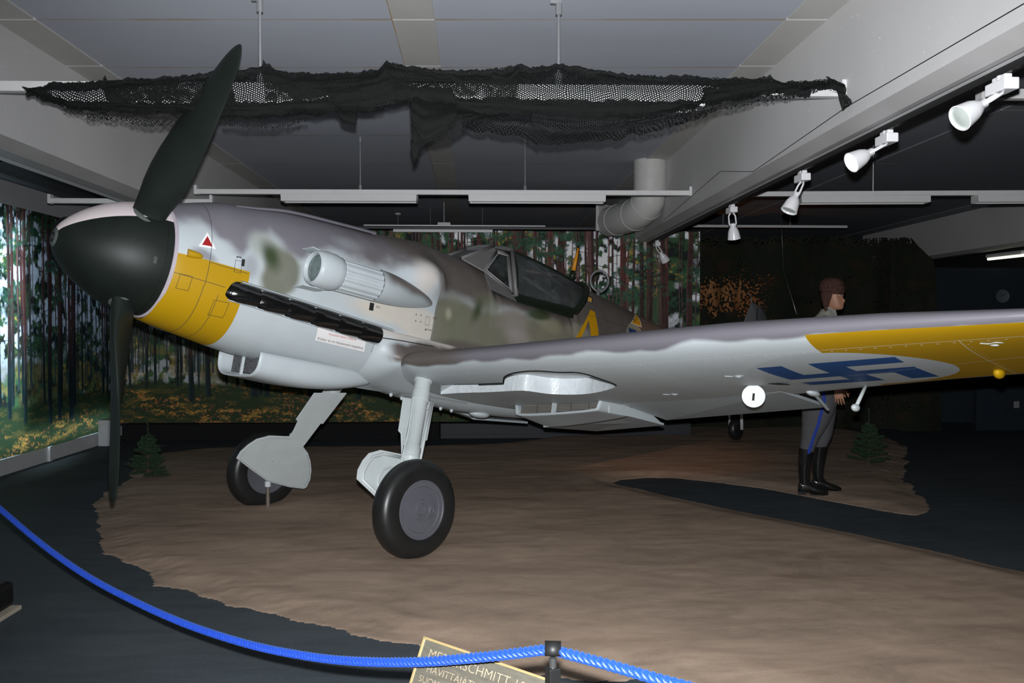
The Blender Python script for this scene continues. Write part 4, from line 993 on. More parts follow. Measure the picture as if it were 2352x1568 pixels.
rows = []
for a in list(np.linspace(1.735, 2.05, 22))+list(np.linspace(2.1, 2.9, 12)):
    B = .155*sstep(a, 1.72, 1.93)*(1-.0*a); row = []
    for k_ in range(33):
        v_ = k_/32; u = -.125-.44*v_; l0 = surf_l(a, u); g_ = math.exp(-(((u+.345)/.125)**2))
        row.append((a, l0+B*g_+.002-.03*(1 if (k_ in (0, 32)) else 0), u))
    rows.append(row)
n = Nd('wing_root_paint', .42, .35); a, l, u = n.obj(); z = n.noise(5, 3)
zz = (z-.5)*.10; band = n.sm(u+zz, -.375, -.325)*(1.0-n.sm(u+zz-(a-1.9)*.15, -.245, -.195))*n.sm(a+zz, 1.79, 1.88)
c = n.mix(n.sm(u+zz, -.22, -.16), LB, (0.52, .49, .46)); c = n.mix(band, c, BR)
c = n.mix(((u+.196-(a-1.8)*.045).abs() < .004) & (a > 1.775) & (a < 2.25), c, (.03, .03, .03)); n.color(c)
m = MB(); m.grid(rows); m.build('wing_root_fairing', n.m, AC, smooth=True, auto=70)
# ---- lowered flap panels and radiator under each wing
def wpt(a, l, d, side=1): return (a, side*l, low_u(max(l, .25), min(a, float(np.interp(l, [.2, .6, 2.75, 4.5], [4.2, 4.1, 3.5, 3.0]))))-d)
def radiator(side):
    l0, l1 = .42, 1.33; a0 = 3.20; aE = 3.80
    rows = []
    lipI = onY(1180, 955, l0); lipO = onY(1375, 943, l1); endI = onY(1250, 985, l0); endO = onY(1450, 957, l1)
    for t_ in np.linspace(0, 1, 14):
        row = []; e_ = math.sin(min(1, .50+t_*1.9)*PI/2)
        for k_ in range(41):
            p = k_/40; l = l0+(l1-l0)*p; cn = (min(1.0, math.sin(PI*min(max(p, .0), 1))**.06) if 0 < p < 1 else 0.0)
            a = (lipI[0]*(1-p)+lipO[0]*p)*(1-t_)+(endI[0]*(1-p)+endO[0]*p)*t_; ub = (lipI[2]*(1-p)+lipO[2]*p)*(1-t_)+(endI[2]*(1-p)+endO[2]*p)*t_
            ut = low_u(max(l, .25), min(a, 3.9))+.02; row.append((a, side*l, ut+(ub-ut)*cn*(.93+.07*e_)))
        rows.append(row)
    m = MB(); m.grid(rows, flip=side > 0); o = m.build('radiator_housing', M_light, AC, smooth=True, auto=60); sd = o.modifiers.new('skin', 'SOLIDIFY'); sd.thickness = .016; sd.offset = 0
    # tapering outer cheek that runs aft of the housing
    ck = [onY(1400, 921, l1), onY(1475, 931, l1), onY(1525, 976, l1), onY(1450, 957, l1), onY(1400, 948, l1)]
    m = MB(); m.prism([(c_[0], side*l1, c_[2]) for c_ in ck], (0, -side*.012, 0)); m.build('radiator_cheek', M_light, o)
    a0 = float(lipI[0])-.02
    m = MB(); q = [wpt(a0+.07, l0+.03, .075, side), wpt(a0+.07, l1-.03, .050, side), wpt(a0+.07, l1-.03, -.03, side), wpt(a0+.07, l0+.03, -.03, side)]; m.prism(q, (.02, 0, 0))
    n = Nd('radiator_slats', .5, .3); a, l, u = n.obj(); s_ = (u-l*.0865*side)*(1/.012); g_ = (s_.frac() > .45); v_ = ((l*(1/.18)).frac()-.5).abs() < .02
    n.color(n.mix(g_, (0.07, .065, .06), (0.26, .25, .23))); n.color(n.mix(v_, n.mix(g_, (0.05, .045, .04), (0.22, .205, .185)), (0.05, .05, .05)))
    m.build('radiator_core', n.m, o)
    m = MB(); c_ = wpt(a0+.02, (l0+l1)/2-.02, .04, side); m.box(c_, (.05, .010, .11)); m.build('radiator_strut', M_light, o)
    return o
for s_ in (1, -1): radiator(s_)
def panel(pts, name, mat, th=.022):
    m = MB(); m.prism(pts, (0, 0, th)); return m.build(name, mat, AC, bevel=.004)
M_flap = plain('flap_underside_paint', (0.40, .45, .475), .42, .4, var=.04, scale=4)
for s_ in (1, -1):
    # outboard camber-changing flap, drooped; and radiator exit flap
    f0 = wpt(3.50, 1.36, .002, s_); f1 = wpt(3.36, 2.74, .002, s_); q2 = onY(1900, 935, 2.70); q3 = onY(1530, 965, 1.34); f2 = (q2[0], s_*2.70, q2[2]); f3 = (q3[0], s_*1.34, q3[2])
    panel([f0, f1, f2, f3], 'landing_flap', M_flap)
    q1 = onY(1250, 985, .44); q0 = onY(1450, 957, 1.31); q2 = onY(1525, 977, 1.31); q3 = onY(1370, 990, .44)
    g0 = (q1[0]-.02, s_*.44, q1[2]+.012); g1 = (q0[0]-.02, s_*1.31, q0[2]+.012); g2 = (q2[0], s_*1.31, q2[2]); g3 = (q3[0], s_*.44, q3[2])
    panel([g0, g1, g2, g3], 'radiator_exit_flap', M_flap)
    # aileron, slightly off neutral
    h0 = wpt(3.02, 2.84, .002, s_); h1 = wpt(2.74, 4.42, .002, s_)
# belly centre bulge and drain stubs
m = MB(); q = P3(1130, 938, .05); m.sphere((q[0]-.15, .05, -.615), (.11, .07, .035), 20, 10); m.build('belly_lamp_cover', M_light, AC, smooth=True)
m = MB()
for px, py in ((888, 912), (915, 905), (1003, 937), (1028, 941)):
    q = P3(px, py, .0); ub = float(spl(q[0], ST[:, 0], ST[:, 3])); m = MB(); m.sphere((q[0], 0.05, ub-.004), (.016, .014, .020), 10, 6); m.build('belly_drain_stub', M_light, AC, smooth=True)
# wing root upper blister
q = onF(1235, 790); m = MB(); m.sphere((q[0], .40, q[1]-.05), (.17, .10, .075), 24, 12); m.build('wing_root_blister', plain('violet_grey_blister', (.30, .28, .29), .4), AC, smooth=True)
# ---- underwing details (port)
a, l = onL(1733, 886); m = MB(); R_ = .072; m.lathe([(-.004, 0), (-.004, R_), (.004, R_), (.004, 0)], (0, 0, 0), (-.86, .50, -.10), 40); 
hh = m.build('hanging_access_cover', plain('white_round_cover', (.36, .375, .395), .3, .4, var=.02), AC, smooth=True, auto=40); hh.location = (a, l, low_u(l, a)-.066)
m = MB(); m.box((-.004, .002, -.006), (.018, .014, .046), Matrix.Rotation(math.radians(-30), 3, 'Z')); m.build('keyhole_slot', M_mblk, hh)
a0, l0 = onL(1715, 884); m = MB(); m.sphere((a0+.02, l0+.18, low_u(l0+.18, a0)-.001), (.02, .10, .006), 14, 6); m.build('cover_opening', M_mblk, AC, smooth=True)
a0, l0 = onL(1868, 900); a1, l1 = onL(1902, 930, .03); m = MB(); m.sphere((a0, l0, low_u(l0, a0)-.008), (.085, .035, .022), 18, 10); m.tube([(a0+.03, l0, low_u(l0, a0)-.012), (a1, l1, low_u(l1, min(a1, 3.4))-.05)], .012, 8)
m.build('aileron_hinge_arm', M_light, AC, smooth=True, auto=50)
b0 = onL(1990, 886); m = MB(); top = Vector((b0[0], b0[1], low_u(b0[1], b0[0]))); 
cpt = onY(1965, 936, b0[1]+.0); cv = Vector(cpt); m.tube([top+Vector((0, 0, .01)), cv], [.012, .011], 10); 
MBW = m.build('mass_balance_arm', M_lightm, AC, smooth=True); m = MB(); m.sphere(cv, (.042, .024, .024), 18, 12); m.build('balance_weight', M_lightm, MBW, smooth=True)
a0, l0 = onL(2295, 852); m = MB(); m.sphere((a0, l0, low_u(l0, a0)-.012), (.055, .028, .03), 18, 10); m.build('underwing_blister', plain('yellow_blister_paint', (0.40, 0.235, 0.004), .4), AC, smooth=True)
for px, py, w_ in ((1540, 904, .11), (1686, 862, .11), (2278, 786, .09)):
    a0, l0 = onL(px, py); m = MB(); m.tube([(a0-.012*math.cos(t_*3)+.0, l0-w_/2+w_*t_/3.0, low_u(l0, a0)-.004+(t_/3-.5)*w_*-.0865*-1) for t_ in np.linspace(0, 3, 10)], .0025, 6); m.sphere((a0+.05, l0, low_u(l0, a0+.05)-.001), (.012, .02, .005), 10, 6)
    m.build('panel_latch', M_flap, AC, smooth=True)
# ================================================================== COCKPIT CANOPY
M_frame_c = plain('grey_brown_frame_paint', (0.13, 0.125, 0.125), .45, .35, var=.06); M_hoodf = plain('dark_green_hood_frame', (0.010, 0.016, 0.010), .45, .4)
def glass(name, tint=(0.88, .92, .92), k=.16):
    n = Nd(name, .04, .5); tr = n.t.nodes.new('ShaderNodeBsdfTransparent'); tr.inputs[0].default_value = tint+(1,); gl = n.t.nodes.new('ShaderNodeBsdfGlossy'); gl.inputs['Roughness'].default_value = .04; gl.inputs[0].default_value = (.9, .95, 1, 1)
    df = n.t.nodes.new('ShaderNodeBsdfDiffuse'); df.inputs[0].default_value = (.45, .5, .5, 1); mx = n.t.nodes.new('ShaderNodeMixShader'); mx2 = n.t.nodes.new('ShaderNodeMixShader')
    fr = n.t.nodes.new('ShaderNodeFresnel'); fr.inputs[0].default_value = 1.35; dz = n.noise(9, 4, .6); dm = n.sm(dz, .42, .75)*.06+k*.45
    n.link(dm.s, mx2.inputs[0]); n.link(tr.outputs[0], mx2.inputs[1]); n.link(df.outputs[0], mx2.inputs[2]); n.link(fr.outputs[0], mx.inputs[0]); n.link(mx2.outputs[0], mx.inputs[1]); n.link(gl.outputs[0], mx.inputs[2]); n.link(mx.outputs[0], n.out.inputs[0]); return n.m
M_glass = glass('canopy_glass', k=.20); M_glass2 = glass('windscreen_glass', k=.04)
CN = empty('canopy'); CN.parent = AC
def sym(p): return (p[0], -p[1], p[2])
W0 = P3(1060, 592, .17); W1 = P3(1112, 621, .30); W2 = P3(1174, 672, .36); T1 = P3(1141, 578, .20); T2 = P3(1166, 585, .215); T0 = P3(1134, 565, .17); T3 = P3(1176, 576, .20)
H2 = P3(1186, 681, .365); H3 = P3(1317, 716, .335); H4 = P3(1344, 663, .20); H5 = P3(1341, 652, .12); H1 = P3(1180, 577, .20)
def bar(pts, w, mat, name, parent, n=6): m = MB(); m.tube(pts, w, n); return m.build(name, mat, parent, smooth=True)
def quad(pts, mat, name, parent): m = MB(); m.add(pts, [tuple(range(len(pts)))]); return m.build(name, mat, parent, recalc=False)
WSC = empty('windscreen'); WSC.parent = AC
quad([W0, T0, sym(T0), sym(W0)], M_glass2, 'front_pane', WSC)
for f in (lambda p: p, sym):
    quad([f(W1), f(T1), f(T2), f(W2)], M_glass2, 'side_pane', WSC)
    m = MB(); m.prism([f(W1), f(W2), f((W2[0]+.06, .388, .37)), f((W1[0]+.02, .398, .40))], (0, -.012 if f(W1)[1] > 0 else .012, 0)); m.build('windscreen_sill', M_frame_c, WSC)
    m = MB(); m.prism([Vector(f(p)) for p in (W0, W1, T1, T0)], (0.0, 0, -.012)); m.build('windscreen_pillar', M_frame_c, WSC)
    m = MB(); m.tube([f(W1), f(W2)], .016, 8); m.tube([f(W1), f(T1)], .013, 8); m.tube([f(T1), f(T2)], .018, 8); m.tube([f(T2), f(W2)], .020, 8); m.tube([f(T3), f(H2)], .022, 8); m.tube([f(W0), f(T0)], .014, 8)
    m.build('windscreen_frame', M_frame_c, WSC, smooth=True)
    m = MB(); i_ = .9
    def inn(p, c=tuple(np.mean([W1, T1, T2, W2], 0))): return f(tuple(c[k]+(p[k]-c[k])*i_+(.012 if k == 1 else 0) for k in range(3)))
    m.tube([inn(W1), inn(T1), inn(T2), inn(W2)], .0045, 5, closed=True); m.build('pane_seal', plain('pale_pane_seal', (.40, .40, .41), .5), WSC, smooth=True)
# windscreen top bow joining both sides, filled roof to the hood
bow = [T3, (T3[0], .12, T3[2]+.028), (T3[0], 0, T3[2]+.040), (T3[0], -.12, T3[2]+.028), sym(T3)]
m = MB(); m.tube(bow, .020, 8); m.tube([T0, (T0[0], 0, T0[2]+.012), sym(T0)], .014, 8); m.grid([[T0, (T0[0], 0, T0[2]+.012), sym(T0)], [T1, (T1[0], 0, T1[2]+.05), sym(T1)], [T3, bow[2], sym(T3)]]); m.build('windscreen_bow', M_frame_c, WSC, smooth=True, auto=40)
# hood: curved clear shell between the sill and the ridge
def hood_pt(s, v, side):
    """s 0 front..1 rear, v 0 sill..1 centre top"""
    sill = Vector(H2).lerp(Vector(H3), s); shd = Vector(H1).lerp(Vector(H4), s); rid = Vector((H1[0], 0, H1[2]+.040)).lerp(Vector((H5[0]+.06, 0, H5[2]+.022)), s)
    b = 4*s*(1-s)
    shd = shd+Vector((0, .030*b, .012*b)); rid = rid+Vector((0, 0, .010*b))
    if v < .6: t = v/.6; p = sill.lerp(shd, t)+Vector((0, .030*math.sin(PI*t), 0))
    else: t = (v-.6)/.4; p = shd.lerp(rid, t)+Vector((0, 0, .014*math.sin(PI*t)))
    return (p.x, side*p.y, p.z)
rows = [[hood_pt(s, v, 1) for v in np.linspace(0, 1, 14)]+[hood_pt(s, v, -1) for v in np.linspace(1, 0, 14)[1:]] for s in np.linspace(0, 1, 18)]
m = MB(); m.grid(rows); m.build('hood_glass', M_glass, CN, smooth=True)
sgn = lambda v: (v, 1)
for sd_ in (1, -1):
    ed = lambda v, s0=0, s1=1: [hood_pt(s, v, sd_) for s in np.linspace(s0, s1, 14)]
    m = MB(); m.tube(ed(0), .030, 8); m.tube([hood_pt(0, v, sd_) for v in np.linspace(0, 1, 12)], .010, 6); m.tube([hood_pt(1, v, sd_) for v in np.linspace(0, 1, 12)], .022, 8); m.tube([hood_pt(s, .60, sd_) for s in np.linspace(0, 1, 12)], .008, 6)
    # broad lower frame strip
    rr_ = []
    for s in np.linspace(0, 1, 14):
        p = Vector(hood_pt(s, 0, sd_)); w_ = .045+.02*s; rr_.append([(p.x-.0, p.y+sd_*.006, p.z+w_*.55), (p.x, p.y+sd_*.010, p.z-w_)])
    m.grid(rr_); m.tube([(p.x, p.y, p.z) for p in [Vector(hood_pt(1, v, sd_))+Vector((.03, 0, 0)) for v in np.linspace(0, 1, 10)]], .030, 8)
    m.build('hood_frame', M_hoodf, CN, smooth=True, auto=60)
# inside: headrest armour, its brackets, seat back, instrument cowl
M_ck = plain('cockpit_grey', (0.30, .31, .315), .5, .3)
m = MB(); m.prism([(3.86, -.19, .40), (3.86, .19, .40), (3.80, .15, .74), (3.80, -.15, .74)], (.012, 0, 0)); m.build('head_armour', M_ck, CN)
m = MB()
for s_ in (1, -1): m.box((3.62, s_*.20, .60), (.46, .035, .03), Matrix.Rotation(math.radians(12), 3, 'Y')); m.tube([(3.56, s_*.19, .66), (3.80, s_*.17, .42)], .016, 6); m.tube([(3.40, s_*.22, .80), (3.95, s_*.19, .70)], .010, 6)
m.build('armour_bracket', plain('light_cockpit_grey', (.48, .49, .50), .45), CN)
m = MB(); m.prism([(3.55, -.21, .30), (3.55, .21, .30), (3.70, .19, .56), (3.70, -.19, .56)], (.05, 0, 0)); m.build('seat_back', plain('dark_seat_leather', (.03, .025, .02), .6), CN, bevel=.02)
m = MB(); m.sphere((3.93, .05, .55), (.13, .12, .12), 20, 12); m.build('head_cushion', M_ck, CN, smooth=True)
m = MB(); m.prism([(3.0, -.30, .40), (3.0, .30, .40), (3.0, .18, .53), (3.0, -.18, .53)], (.10, 0, 0)); m.build('instrument_panel', M_in, CN, bevel=.01)
m = MB(); m.b2(2.98, 4.15, -.36, .36, .30, .40)
# ---- aerial mast, direction finding loop, rear quarter port
q0 = P3(1315, 631, 0); q1 = P3(1328, 570, 0)
v0 = Vector(q0); v1 = Vector(q1); m = MB(); m.tube([v0+(v1-v0)*.12, v1], [.022, .012], 10); MS = m.build('aerial_mast', plain('orange_mast_paint', (0.62, .25, .02), .4), AC, smooth=True)
m = MB(); m.tube([v0-(v1-v0)*.15, v0+(v1-v0)*.14], [.03, .026], 10); m.build('mast_socket', M_hoodf, MS, smooth=True)
v1b = v1+(v1-v0)*.10; m = MB(); m.tube([v1, v1b], [.012, .010], 8); m.build('mast_tip', M_mblk, MS)
cl = Vector(P3(1377, 645, 0)); m = MB(); m.tube([cl+Vector((.095*math.cos(t_)*.78, .095*math.cos(t_)*.62, .108*math.sin(t_))) for t_ in np.linspace(0, 2*PI, 40)[:-1]], .011, 8, closed=True); m.tube([cl+Vector((0, 0, -.106)), cl+Vector((0, 0, -.24))], .02, 8)
m.build('direction_finder_loop', plain('grey_loop_metal', (.18, .18, .19), .35, .5), AC, smooth=True)
q = onF(1353, 690); l0 = surf_l(*q); m = MB(); m.box((q[0], l0+.002, q[1]), (.075, .008, .075), None); o = m.build('inspection_window', plain('orange_port_pane', (.55, .30, .07), .3), AC, bevel=.02)  # the port has a plain orange colour
m = MB(); m.tube([(q[0]+dx_, l0+.007, q[1]+dz_) for dx_, dz_ in ((-.04, -.036), (.036, -.04), (.04, .034), (-.034, .038))], .006, 6, closed=True); m.build('port_rim', M_mblk, o)
# ================================================================== TAIL
M_tail = plain('tail_grey_paint', (0.16, .165, .17), .45, .35, var=.1, scale=3)
fin = [(7.55, .56), (7.80, 1.00), (8.00, 1.40), (8.06, 1.435), (8.28, 1.43), (8.46, 1.36), (8.62, 1.15), (8.70, .85), (8.66, .55), (8.5, .3), (8.1, .25), (7.6, .3)]
def slab(poly, w0, name, mat, parent, y0=0):
    rows = []
    cx_ = sum(p[0] for p in poly)/len(poly); cz_ = sum(p[1] for p in poly)/len(poly)
    for (k_, y_) in ((.02, w0), (.80, w0*.85), (1.0, 0), (.80, -w0*.85), (.02, -w0)): rows.append([(cx_+(p[0]-cx_)*k_, y0+y_, cz_+(p[1]-cz_)*k_) for p in poly])
    m = MB(); m.grid(rows, closed_v=True); return m.build(name, mat, parent, smooth=True, auto=60)
fn = slab(fin, .055, 'tail_fin', M_tail, AC)
m = MB(); m.tube([(8.10, .052, 1.36), (8.18, .060, .85)], .006, 6); m.build('rudder_hinge_line', M_mblk, fn)
m = MB(); m.tube([(8.03, 0, 1.42), (8.00, 0, 1.50), (7.90, 0, 1.52)], .008, 6); m.build('aerial_hook', M_rod, fn)
for s_ in (1, -1):
    rows = []
    for t_ in np.linspace(0, 1, 8):
        y_ = .03+t_*(1.45 if s_ > 0 else .34); c_ = .88*(1-.38*t_)*(math.sqrt(max(0, 1-t_**6))+.02); rows.append([(7.78+.12*t_+(.5-.5*math.cos(p))*c_, s_*y_, .72+math.sin(p)*.035*(1-.5*t_)) for p in np.linspace(0, 2*PI, 20, endpoint=False)])
    m = MB(); m.grid(rows, closed_v=True); m.build('tailplane', M_tail, AC, smooth=True)
M_tyre = plain('black_tyre_rubber', (0.012, 0.012, 0.012), .38, .45, var=.15, scale=10)
tw = Vector(onY(1690, 985, .0)); m = MB(); m.lathe([(-.045, .0), (-.05, .06), (-.055, .10), (-.04, .128), (0, .140), (.04, .128), (.055, .10), (.05, .06), (.045, 0)], tw, (0, 1, 0), 32); TW = m.build('tail_wheel', M_tyre, AC, smooth=True)
m = MB(); m.tube([tw+Vector((0, .085, 0)), tw+Vector((-.05, .085, .20)), tw+Vector((-.1, 0, .28)), (tw.x-.25, 0, .10)], .022, 8); m.tube([tw+Vector((0, -.085, 0)), tw+Vector((-.05, -.085, .20)), tw+Vector((-.1, 0, .28))], .018, 8); m.build('tail_wheel_fork', M_lightm, TW, smooth=True)
# ================================================================== LANDING GEAR
def gearleg(side, top, axle, far):
    top = Vector(top); ax_ = Vector(axle); d = (ax_-top).normalized(); L = (ax_-top).length
    lat = Vector((0, side, 0)); cam_t = math.radians(2.5); wn = Vector((0, side*math.cos(cam_t), -math.sin(cam_t)*-1)).normalized()   # wheel axis pointing outboard
    G = empty('landing_gear'); G.parent = AC
    ib = ax_-wn*.13                                           # leg axis end, inboard of the wheel
    d = (ib-top).normalized(); L = (ib-top).length
    m = MB(); m.tube([top-d*.02, top+d*.04, top+d*.045, top+d*.13, top+d*.135, top+d*.21, top+d*.215, top+d*(L*.56), top+d*(L*.57), top+d*(L*.655), top+d*(L*.66), top+d*(L*.69)], [.068, .068, .060, .060, .066, .066, .058, .056, .064, .064, .070, .050], 28); m.build('oleo_cylinder', M_lightm, G, smooth=True, auto=40)
    m = MB(); m.tube([top+d*(L*.68), top+d*(L*.86)], .040, 20); m.tube([top+d*(L*.84), top+d*(L*.99)], [.050, .056], 20); m.tube([ib-wn*.02, ax_+wn*.02], .030, 16); m.build('oleo_piston', M_lightm, G, smooth=True, auto=40)
    fwd = Vector((-1, 0, 0)); m = MB()
    m.tube([top+d*.05+fwd*.05, top+d*.20+fwd*.065, top+d*.45+fwd*.058, top+d*.70+fwd*.075, top+d*.92+fwd*.05], .007, 6); m.tube([top+d*.08+fwd*.03-lat*.04, top+d*.5+fwd*.05-lat*.04, top+d*.9+fwd*.03-lat*.03], .006, 6)
    for s_ in (.15, .33, .52, .68): m.box(top+d*s_+fwd*.055, (.02, .016, .014))
    m.build('brake_line', M_lightm, G, smooth=True, auto=40)
    for s_ in (.26, .62, .80): m = MB(); m.tube([top+d*s_, top+d*s_-fwd*.075], .010, 6); m.sphere(top+d*s_-fwd*.075, .014, 8, 6); m.build('leg_fitting', M_lightm, G, smooth=True, auto=40)
    # wheel
    W_ = empty('main_wheel', ax_); W_.parent = G
    prof = []
    for k_ in range(33):
        p = -PI/2+ (k_/32)*PI; prof.append((math.sin(p)*.082, .245+.085*math.cos(p)**.75 if math.cos(p) > 0 else .245))
    prof = [(-.075, .195), (-.082, .215)]+prof[2:-2]+[(.082, .215), (.075, .195)]
    m = MB(); m.lathe(prof, (0, 0, 0), wn, 72); m.build('tyre', M_tyre, W_, smooth=True)
    m = MB(); m.lathe([(.062, .0), (.062, .030), (.069, .032), (.069, .040), (.062, .043), (.060, .065), (.066, .068), (.064, .150), (.072, .155), (.072, .182), (.076, .186), (.074, .198), (.05, .20), (-.05, .20), (-.074, .198), (-.06, .15), (-.05, .0)], (0, 0, 0), wn, 64)
    hb = m.build('wheel_hub', plain('slate_hub_paint', (0.088, .090, .105), .45, .35, var=.05), W_, smooth=True, auto=40)
    x_ = wn.cross(Vector((0, 0, 1))).normalized(); c_ = wn*.066+x_*(.095*side); m = MB(); m.lathe([(0, 0), (.004, .018), (.005, .022), (.001, .026), (0.0, .034), (.004, .036), (.004, .042), (0, .044)], c_, wn, 28); m.build('hub_cap', hb.data.materials[0], hb, smooth=True, auto=40)
    return G, top, ib, ax_, wn, d, L
tp = onY(966, 884, .50); G1 = gearleg(1, (tp[0]+.02, .50, tp[2]+.06), tuple(onY(953, 1168, 1.00)), False)
G2 = gearleg(-1, (2.16, -.52, -.42), tuple(onY(606, 1078, -1.21)), True)
# leg and wheel cover plate, on the inboard side of each leg: outline in a slanted plane
cov_px = [(722, 903), (797, 903), (742, 974), (737, 973), (697, 1026), (708, 1041), (714, 1060), (716, 1080), (713, 1102), (705, 1119), (698, 1123), (665, 1119), (615, 1106), (578, 1080), (543, 1053), (552, 1038), (570, 1022), (590, 1009), (620, 1001), (668, 1003), (684, 968), (680, 964)]
def on_plane(px, py, p0, n):
    e = AM@ray(px, py); t = (np.dot(n, np.asarray(p0)-CL))/np.dot(n, e); return CL+e*t
G, top2, ib2, ax2, wn2, d2, L2 = G2
pn = np.array(wn2.cross(Vector((1, 0, 0))).cross(Vector((1, 0, 0)))); 
legd = np.array(d2); pn = np.cross(legd, [1, 0, 0]); pn = pn/np.linalg.norm(pn)
p0 = np.array(ib2)+pn*(.07 if pn[1] > 0 else -.07)
cov = [on_plane(x, y, p0, pn) for x, y in cov_px]
nrm = Vector(pn) if pn[1] > 0 else -Vector(pn)
m = MB(); m.prism([Vector(c) for c in cov], -nrm*.012); m.build('gear_cover', M_lightm, G, bevel=.004)
ins = [Vector(c)*.93+Vector(np.mean(cov[5:20], 0))*.07 for c in cov[5:20]]; m = MB(); m.tube([q+nrm*.002 for q in ins], .0018, 4); q = on_plane(625, 1059, p0, pn); m.sphere(q, .006, 8, 6); m.build('cover_fastener', plain('grey_seam', (.25, .28, .29), .5), G)
# the same plate mirrored and moved to the port leg
Gp, top1, ib1, ax1, wn1, d1, L1 = G1
ax2v = Vector(ax2); M2 = []
def tf(c):
    # express in leg frame of gear 2, rebuild in the mirrored frame of gear 1
    v = Vector(c)-Vector(ib2); z2 = Vector(d2); x2 = Vector((1, 0, 0)); x2 = (x2-z2*x2.dot(z2)).normalized(); y2 = nrm
    cx_, cy_, cz_ = v.dot(x2), v.dot(y2), v.dot(z2)
    z1 = Vector(d1); x1 = Vector((1, 0, 0)); x1 = (x1-z1*x1.dot(z1)).normalized(); y1 = x1.cross(z1).normalized(); y1 = y1 if y1.y < 0 else -y1
    return Vector(ib1)+x1*(cx_+.085)+y1*cy_+z1*cz_, y1
cv_ = [tf(c) for c in cov]; y1 = cv_[0][1]; m = MB(); m.prism([c[0] for c in cv_], -y1*.012); m.build('gear_cover', M_lightm, Gp, bevel=.004)
cm = Vector(np.mean([np.array(c[0]) for c in cv_[5:20]], 0)); m = MB()
m.tube([c[0]*.90+cm*.10-y1*.016 for c in cv_[5:20]], .012, 8); m.tube([c[0]*.60+cm*.40-y1*.016 for c in cv_[5:20]], .008, 8, closed=True)
m.tube([cv_[1][0]*.9+cv_[0][0]*.1-y1*.02, cv_[4][0]*.9+cv_[20][0]*.1-y1*.02], .012, 6); m.build('cover_stiffener', M_lightm, Gp, smooth=True)
# jacking post at the far wheel
jt = on_plane(615, 1106, p0+np.array(nrm)*.02, pn); jw = HUB+AM.T@jt
jb = at_z(618, 1162, .01); jack = empty('jack_post', (float(jw[0]), float(jw[1]), 0.02), 'short bright metal post standing on the sand against the far wheel', 'jack')
m = MB(); m.cyl((0, 0, 0.0), (0, 0, float(jw[2])-.02), .017, 14); m.build('post', plain('chromed_tube', (.6, .55, .5), .2, .5, metal=.9), jack, smooth=True, auto=40); m = MB(); m.cyl((0, 0, float(jw[2])-.06), (0, 0, float(jw[2])-.015), .026, 14); m.cyl((0, 0, 0), (0, 0, .012), .03, 14); m.build('collar', M_lightm, jack, smooth=True, auto=40)
# ================================================================== SAND
def inside_dist(X, Y, poly):
    """signed distance to polygon, positive inside"""
    p = np.asarray(poly, float); n = len(p); d = np.full(X.shape, 1e9); ins = np.zeros(X.shape, bool)
    for i in range(n):
        a = p[i]; b = p[(i+1) % n]; e = b-a; wx = X-a[0]; wy = Y-a[1]; t = np.clip((wx*e[0]+wy*e[1])/(e@e), 0, 1)
        d = np.minimum(d, (wx-e[0]*t)**2+(wy-e[1]*t)**2)
        c = ((a[1] <= Y) & (b[1] > Y)) | ((b[1] <= Y) & (a[1] > Y)); xi = a[0]+(Y-a[1])/(b[1]-a[1]+1e-12)*e[0]; ins ^= c & (X < xi)
    d = np.sqrt(d); return np.where(ins, d, -d)
out_px = [(222, 1150), (214, 1185), (245, 1240), (250, 1262), (330, 1312), (360, 1338), (450, 1362), (530, 1393), (640, 1408), (800, 1440), (880, 1464), (960, 1474), (1090, 1500), (1180, 1530), (1290, 1548), (1420, 1556), (1520, 1552), (1600, 1556), (1760, 1600), (2200, 1680), (2600, 1640), (2900, 1500),
          (2600, 1372), (2352, 1308), (2180, 1268), (2000, 1229), (1850, 1199), (1700, 1170), (1560, 1141), (1480, 1122), (1425, 1111), (1409, 1105), (1425, 1098), (1480, 1094), (1550, 1094), (1640, 1104), (1750, 1118), (1900, 1146), (1990, 1162), (2060, 1176), (2105, 1180), (2138, 1172), (2132, 1150), (2095, 1118), (2070, 1085), (2082, 1050), (2080, 1022), (2030, 1000), (1960, 985), (1850, 975), (1700, 972), (1560, 974), (1430, 982), (1300, 996), (1180, 1014), (1000, 1020), (820, 1022), (640, 1022), (470, 1026), (380, 1036), (330, 1060), (285, 1100), (250, 1128)]
SPOLY = np.array([at_z(x, y, .015)[:2] for x, y in out_px])
def sand_h(X, Y):
    d = inside_dist(X, Y, SPOLY)
    rag = (fbm(X*3.1+Y*1.1, Y*4.0-X*.8, 71, 4)-.5)*.16+(fbm(X*16, Y*22, 73, 3)-.5)*.05
    near = sstep(2.9-np.hypot(X-1.7, Y-6.4), 0, 1.2)*.75
    d2 = d+rag*(1-near); h = np.where(d2 < 0, np.maximum(-.03, d2*.6), .004+.030*sstep(d2, 0, .28))
    rip = (fbm(X*1.2+Y*.9, Y*3.0-X*.5, 81, 4)-.5)*.014+(fbm(X*8, Y*10, 83, 3)-.5)*.005
    return h+rip*sstep(d2, .02, .30)
x0, y0 = SPOLY.min(0)-.15; x1, y1 = SPOLY.max(0)+.15; x1 = min(x1, 7.5); y0 = max(y0, 1.2)
nx_ = int((x1-x0)/.022); ny_ = int((y1-y0)/.022); xs = np.linspace(x0, x1, nx_); ys = np.linspace(y0, y1, ny_); X, Y = np.meshgrid(xs, ys)
Hs = sand_h(X, Y)
for (wx, wy) in ((-.41, 5.5), (-1.86, 7.2)): Hs = Hs-.012*np.exp(-(((X-wx)**2+(Y-wy)**2)/.09**2))
keep = Hs > -.012; idx = -np.ones(X.shape, int); 
fk = keep[:-1, :-1] | keep[1:, :-1] | keep[:-1, 1:] | keep[1:, 1:]
